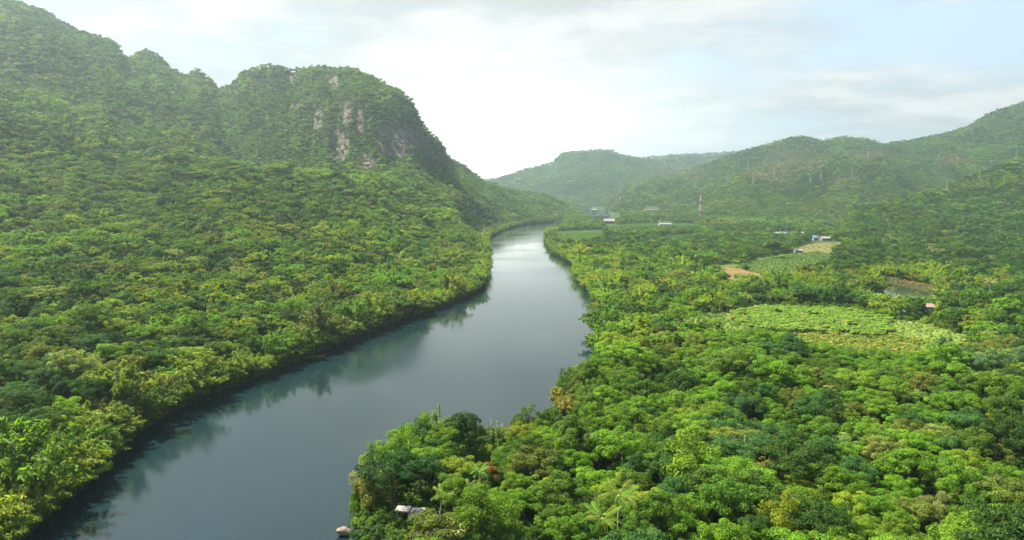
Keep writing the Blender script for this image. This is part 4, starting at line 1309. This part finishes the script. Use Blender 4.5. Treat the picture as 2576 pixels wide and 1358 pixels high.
e = thing('water_jar', 'rounded pinkish clay jar in front of the concrete shed', 'jar', (sx, sy, 3.0))
mb = MB(); mb.tube([(0, 0, 0), (0, 0, .5), (0, 0, 1.2), (0, 0, 1.7), (0, 0, 1.9)], [.55, .95, 1.0, .6, .62], 14); link('body', mb.mesh('jar_body', M_PINK, True), e)
mb = MB(); mb.tube([(0, 0, 1.9), (0, 0, 2.02), (0, 0, 2.12)], [.7, .66, .2], 14); link('lid', mb.mesh('jar_lid', M_WHITE, True), e)


def lattice(name, label, cat, loc, h, w0, w1, bands, t, group=None, antenna=True):
    e = thing(name, label, cat, loc, R(20), group)
    n_ = len(bands)
    cs = [(-1, -1), (1, -1), (1, 1), (-1, 1)]
    for b in range(n_):
        mb = MB()
        z0, z1 = h * b / n_, h * (b + 1) / n_
        lv_ = max(2, int(8 / n_ + 1))
        for s in range(lv_):
            za, zb = z0 + (z1 - z0) * s / lv_, z0 + (z1 - z0) * (s + 1) / lv_
            wa = w0 + (w1 - w0) * za / h; wb = w0 + (w1 - w0) * zb / h
            for k in range(4):
                a_ = (cs[k][0] * wa, cs[k][1] * wa, za); b_ = (cs[k][0] * wb, cs[k][1] * wb, zb)
                k2 = (k + 1) % 4
                c_ = (cs[k2][0] * wa, cs[k2][1] * wa, za); d_b = (cs[k2][0] * wb, cs[k2][1] * wb, zb)
                mb.bar(a_, b_, t); mb.bar(a_, d_b, t * .6); mb.bar(c_, b_, t * .6); mb.bar(b_, d_b, t * .7)
        link('mast_section', mb.mesh('mast_section', bands[b]), e)
    if antenna:
        for z_ in (h * .9, h * .97):
            for k in range(3):
                mb = MB(); a_ = k * 2.094
                mb.box((math.cos(a_) * (w1 + .9), math.sin(a_) * (w1 + .9), z_), (.6, .6, 3.0), a_); link('antenna_panel', mb.mesh('antenna_panel', M_WHITE), e)
        mb = MB(); mb.bar((0, 0, h), (0, 0, h + 4), .15); link('lightning_rod', mb.mesh('lightning_rod', M_STEEL), e)
    return e


RW = [M_WHITE, M_RED, M_WHITE, M_WHITE, M_RED, M_WHITE, M_WHITE, M_RED]
tx, ty, tz = at_px(1762, 546)
lattice('telecom_tower', 'tall red and white lattice telecom tower rising from the valley trees', 'tower', (tx, ty, tz), 66, 3.8, 1.4, RW, .5)
tx, ty, tz = at_px(1560, 521)
lattice('telecom_tower', 'smaller hazy red and white mast below the far hill', 'tower', (tx, ty, tz), 62, 3.4, 1.3, [M_WHITE, M_RED, M_WHITE, M_RED, M_WHITE], .5)

# power pylons over the right hills: one of each part, then copies
PH, PT = 36.0, .30
e0 = None
pyl = [(930, 805, 'on the brown knoll right of the twin summits'), (1677, 822, 'highest up the right slope near the frame edge'), (1490, 922, 'above a bare patch low on the right slope'), (1327, 978, 'in the gully mouth left of the bare patch'),
       (694, 912, 'in the middle of the brown-patched hillside'), (850, 912, 'standing in an oval bare patch'), (782, 947, 'just left below the oval bare patch'), (478, 850, 'at the upper left end of the brown patch'),
       (328, 877, 'upper left on the middle hill'), (391, 897, 'below the left end of the brown patch'), (458, 897, 'directly under the brown patch'), (225, 932, 'low on the left flank of the middle hill'),
       (65, 952, 'above and left of the red and white tower'), (33, 882, 'on the far left shoulder of the middle hill'), (640, 932, 'below the middle of the brown patch'), (353, 932, 'on the lower middle slope'), (177, 957, 'lowest on the left flank, right of the tower')]
leg_meshes = []
cs = [(-1, -1), (1, -1), (1, 1), (-1, 1)]
for k in range(4):
    mb = MB()
    mb.bar((cs[k][0] * 3.6, cs[k][1] * 3.6, -2), (cs[k][0] * 1.0, cs[k][1] * 1.0, PH * .62), PT)
    leg_meshes.append(mb.mesh('pylon_leg', M_STEEL))
mb = MB()
for s in range(6):
    z0, z1 = PH * .62 * s / 6, PH * .62 * (s + 1) / 6
    w0 = 3.6 - 2.6 * s / 6; w1 = 3.6 - 2.6 * (s + 1) / 6
    for k in range(4):
        k2 = (k + 1) % 4
        mb.bar((cs[k][0] * w0, cs[k][1] * w0, z0), (cs[k2][0] * w1, cs[k2][1] * w1, z1), PT * .5); mb.bar((cs[k2][0] * w0, cs[k2][1] * w0, z0), (cs[k][0] * w1, cs[k][1] * w1, z1), PT * .5)
brace_me = mb.mesh('pylon_bracing', M_STEEL)
mb = MB()
for k in range(4):
    mb.bar((cs[k][0], cs[k][1], PH * .62), (cs[k][0] * .45, cs[k][1] * .45, PH), PT)
mb.bar((0, 0, PH - .5), (0, 0, PH + 1.5), PT)
mast_me = mb.mesh('pylon_mast', M_STEEL)
arm_mes = []
for z_, w_ in ((.66, 6.5), (.80, 5.2), (.94, 4.0)):
    mb = MB()
    for s in (-1, 1):
        mb.bar((0, .7, PH * z_), (s * w_, 0, PH * z_), PT * .8); mb.bar((0, -.7, PH * z_), (s * w_, 0, PH * z_), PT * .8); mb.bar((0, 0, PH * z_ + 1.8), (s * w_, 0, PH * z_), PT * .8)
        mb.bar((s * w_, 0, PH * z_), (s * w_, 0, PH * z_ - 2.0), .12)
    arm_mes.append(mb.mesh('pylon_crossarm', M_STEEL))
for (cx_, cy_, where_) in pyl:
    X_, Y_, Z_ = hit(1717.6 + cx_ * .5, cy_ * .5 - .0)
    e = thing('power_pylon', 'grey steel lattice pylon ' + where_, 'pylon', (X_, Y_, Z_), R(random.uniform(20, 50)), 'power pylons crossing the right-hand hills')
    s_ = Y_ / 2300.0
    e.scale = (max(.8, min(1.25, s_)),) * 3
    for lm in leg_meshes: link('leg', lm, e)
    link('bracing', brace_me, e); link('mast', mast_me, e)
    for am in arm_mes: link('crossarm', am, e)

# utility poles through the hamlet
upoles = [(2732 + q[0] * .795) / 1.5906 for q in [(165, 0), (180, 0), (193, 0), (243, 0), (262, 0), (280, 0), (316, 0)]]
pol = [(1800, 563), (1807, 563), (1815, 564), (1838, 568), (1848, 573), (1860, 576), (1875, 577), (1930, 585), (1962, 590), (1978, 587), (2005, 598), (2047, 604), (2140, 612), (2218, 626), (1576, 572)]
mb = MB(); mb.tube([(0, 0, -1), (0, 0, 13)], [.26, .2], 8); pole_me = mb.mesh('utility_pole_shaft', M_WHITE)
mb = MB(); mb.box((0, 0, 12.2), (2.4, .22, .22)); arm_me = mb.mesh('utility_pole_arm', M_STEEL)
for k, (u, v) in enumerate(pol):
    e = thing('utility_pole', 'pale concrete utility pole standing among the valley trees by the hamlet', 'utility pole', at_px(u, v), R(30), 'pale utility poles along the valley road')
    link('shaft', pole_me, e); link('crossarm', arm_me, e)

# ------------------------------------------------------------------ air
bm = bmesh.new(); bmesh.ops.create_cube(bm, size=1)
hme = bpy.data.meshes.new('haze'); bm.to_mesh(hme); bm.free()
hz_o = link('haze', hme)
ztop = float(Z.max()) + 60
hz_o.location = (0, 3600, (ztop - 6) / 2); hz_o.scale = (18000, 7700, ztop + 6)
m, nt, out = mat('hazy_air')
pvn = N(nt, 'ShaderNodeVolumePrincipled')
pvn.inputs['Color'].default_value = (0.72, 0.90, 1.0, 1)
pvn.inputs['Density'].default_value = 0.95e-4
pvn.inputs['Anisotropy'].default_value = 0.72
pvn.inputs['Density Attribute'].default_value = ''
nt.links.new(pvn.outputs[0], out.inputs['Volume'])
hme.materials.append(m)
tag(hz_o, 'thin pale haze filling the valley air', 'haze', None, 'stuff')

# ------------------------------------------------------------------ sky and sun
SUN_AZ, SUN_EL = R(-64), R(55)        # azimuth from straight ahead (+Y), negative to the left
sd = Vector((math.sin(SUN_AZ) * math.cos(SUN_EL), math.cos(SUN_AZ) * math.cos(SUN_EL), math.sin(SUN_EL)))
sl_ = bpy.data.lights.new('sun', 'SUN'); sl_.energy = 5.0; sl_.angle = R(0.5); sl_.color = (1.0, .93, .78)
so = bpy.data.objects.new('sun', sl_); C.objects.link(so)
so.rotation_euler = sd.to_track_quat('Z', 'Y').to_euler()

wd = bpy.data.worlds.new('World'); S.world = wd; wd.use_nodes = True
nt = wd.node_tree
for nn_ in list(nt.nodes): nt.nodes.remove(nn_)
out = N(nt, 'ShaderNodeOutputWorld'); bg = N(nt, 'ShaderNodeBackground')
sky = N(nt, 'ShaderNodeTexSky'); sky.sky_type = 'NISHITA'; sky.sun_disc = False
sky.sun_elevation = SUN_EL; sky.sun_rotation = SUN_AZ
sky.air_density = 1.0; sky.dust_density = 1.5; sky.ozone_density = 1.2
tc = N(nt, 'ShaderNodeTexCoord')
sep = N(nt, 'ShaderNodeSeparateXYZ'); nt.links.new(tc.outputs['Generated'], sep.inputs[0])


def math_(op, a=None, b=None, clamp=False):
    q = N(nt, 'ShaderNodeMath', operation=op); q.use_clamp = clamp
    for i_, v_i in enumerate((a, b)):
        if v_i is None: continue
        if isinstance(v_i, (int, float)): q.inputs[i_].default_value = v_i
        else: nt.links.new(v_i, q.inputs[i_])
    return q.outputs[0]


def rng_(v, a, b, c, d, mode='SMOOTHSTEP'):
    q = N(nt, 'ShaderNodeMapRange', interpolation_type=mode)
    nt.links.new(v, q.inputs['Value'])
    q.inputs['From Min'].default_value = a; q.inputs['From Max'].default_value = b; q.inputs['To Min'].default_value = c; q.inputs['To Max'].default_value = d
    return q.outputs['Result']


def vec_(a, b, c):
    q = N(nt, 'ShaderNodeCombineXYZ')
    for i_, v_i in enumerate((a, b, c)):
        if isinstance(v_i, (int, float)): q.inputs[i_].default_value = v_i
        else: nt.links.new(v_i, q.inputs[i_])
    return q.outputs[0]


def noise_(vec, scale, detail, rough=.55, dist=0.0):
    q = N(nt, 'ShaderNodeTexNoise'); q.inputs['Scale'].default_value = scale; q.inputs['Detail'].default_value = detail
    q.inputs['Roughness'].default_value = rough; q.inputs['Distortion'].default_value = dist
    nt.links.new(vec, q.inputs['Vector'])
    return q.outputs['Fac']


def mixc(f, a, b):
    q = N(nt, 'ShaderNodeMix', data_type='RGBA')
    if isinstance(f, (int, float)): q.inputs[0].default_value = f
    else: nt.links.new(f, q.inputs[0])
    for i_, v_i in ((6, a), (7, b)):
        if isinstance(v_i, tuple): q.inputs[i_].default_value = (*v_i, 1)
        else: nt.links.new(v_i, q.inputs[i_])
    return q.outputs[2]


zc_ = math_('MAXIMUM', sep.outputs[2], 0.0)
den = math_('ADD', zc_, 0.12)
cx = math_('DIVIDE', sep.outputs[0], den); cy = math_('DIVIDE', sep.outputs[1], den)
pv_ = vec_(cx, cy, 0.0)
n1 = noise_(pv_, 0.55, 7, .55, .3)
n2 = noise_(vec_(cx, cy, 4.0), 1.6, 8, .6, .2)
cov = math_('ADD', math_('MULTIPLY', n1, .7), math_('MULTIPLY', n2, .3))
# less cloud towards the upper right and overhead
shift = math_('ADD', rng_(sep.outputs[0], -.1, .55, 0.0, .05), rng_(zc_, .33, .6, 0.0, .14))
cov = math_('SUBTRACT', cov, shift)
cover_ = rng_(cov, .35, .50, 0, 1)
K = 2.6
white = (.86 * K, .86 * K, .835 * K); grey = (.58 * K, .615 * K, .61 * K)
ccol = mixc(rng_(n2, .42, .62, 0, 1), grey, white)
nish = N(nt, 'ShaderNodeVectorMath', operation='SCALE'); nt.links.new(sky.outputs[0], nish.inputs[0]); nish.inputs['Scale'].default_value = .85
blue = mixc(rng_(zc_, .0, .55, .97, .25), nish.outputs[0], (.60 * K, .73 * K, .80 * K))
col = mixc(cover_, blue, ccol)
# the bright break in the cloud low over the gap in the hills
ahead = math_('GREATER_THAN', sep.outputs[1], 0.0)
def lobe_(x0, z0, sx, sz):
    gx, gz = math_('SUBTRACT', sep.outputs[0], x0), math_('SUBTRACT', sep.outputs[2], z0)
    q = math_('ADD', math_('POWER', math_('ABSOLUTE', math_('DIVIDE', gx, sx)), 2.0), math_('POWER', math_('ABSOLUTE', math_('DIVIDE', gz, sz)), 2.0))
    return math_('MULTIPLY', math_('POWER', 2.718, math_('MULTIPLY', q, -1.0)), ahead)


col = mixc(math_('MULTIPLY', lobe_(-.01, .065, .24, .12), .8), col, (.95 * K, .95 * K, .90 * K))
core = N(nt, 'ShaderNodeVectorMath', operation='SCALE'); core.inputs[0].default_value = (1.0 * K, .97 * K, .80 * K)
nt.links.new(math_('ADD', math_('MULTIPLY', lobe_(-.012, .046, .068, .046), 2.0), math_('MULTIPLY', lobe_(-.02, .055, .20, .105), .45)), core.inputs['Scale'])
addn = N(nt, 'ShaderNodeVectorMath', operation='ADD'); nt.links.new(col, addn.inputs[0]); nt.links.new(core.outputs[0], addn.inputs[1])
col = addn.outputs[0]
nt.links.new(col, bg.inputs['Color']); bg.inputs['Strength'].default_value = .11
nt.links.new(bg.outputs[0], out.inputs['Surface'])

# ------------------------------------------------------------------ camera and render
cam = bpy.data.cameras.new('camera'); cam.sensor_width = 36; cam.lens = 36 * F / 1024
cam.clip_start = 1; cam.clip_end = 30000
co = bpy.data.objects.new('camera', cam); C.objects.link(co)
co.location = (0, 0, CAM_H); co.rotation_euler = (math.pi / 2 - PITCH, 0, 0)
S.camera = co
S.view_settings.view_transform = 'Standard'; S.view_settings.look = 'None'
S.view_settings.exposure = 1.88; S.view_settings.gamma = 1.0
S.render.engine = 'CYCLES'
cy_ = S.cycles
cy_.max_bounces = 5; cy_.diffuse_bounces = 3; cy_.glossy_bounces = 2; cy_.transmission_bounces = 3; cy_.volume_bounces = 1
cy_.transparent_max_bounces = 4
cy_.caustics_reflective = False; cy_.caustics_refractive = False
cy_.use_denoising = True; cy_.denoiser = 'OPENIMAGEDENOISE'; cy_.denoising_input_passes = 'RGB_ALBEDO_NORMAL'; cy_.denoising_prefilter = 'ACCURATE'
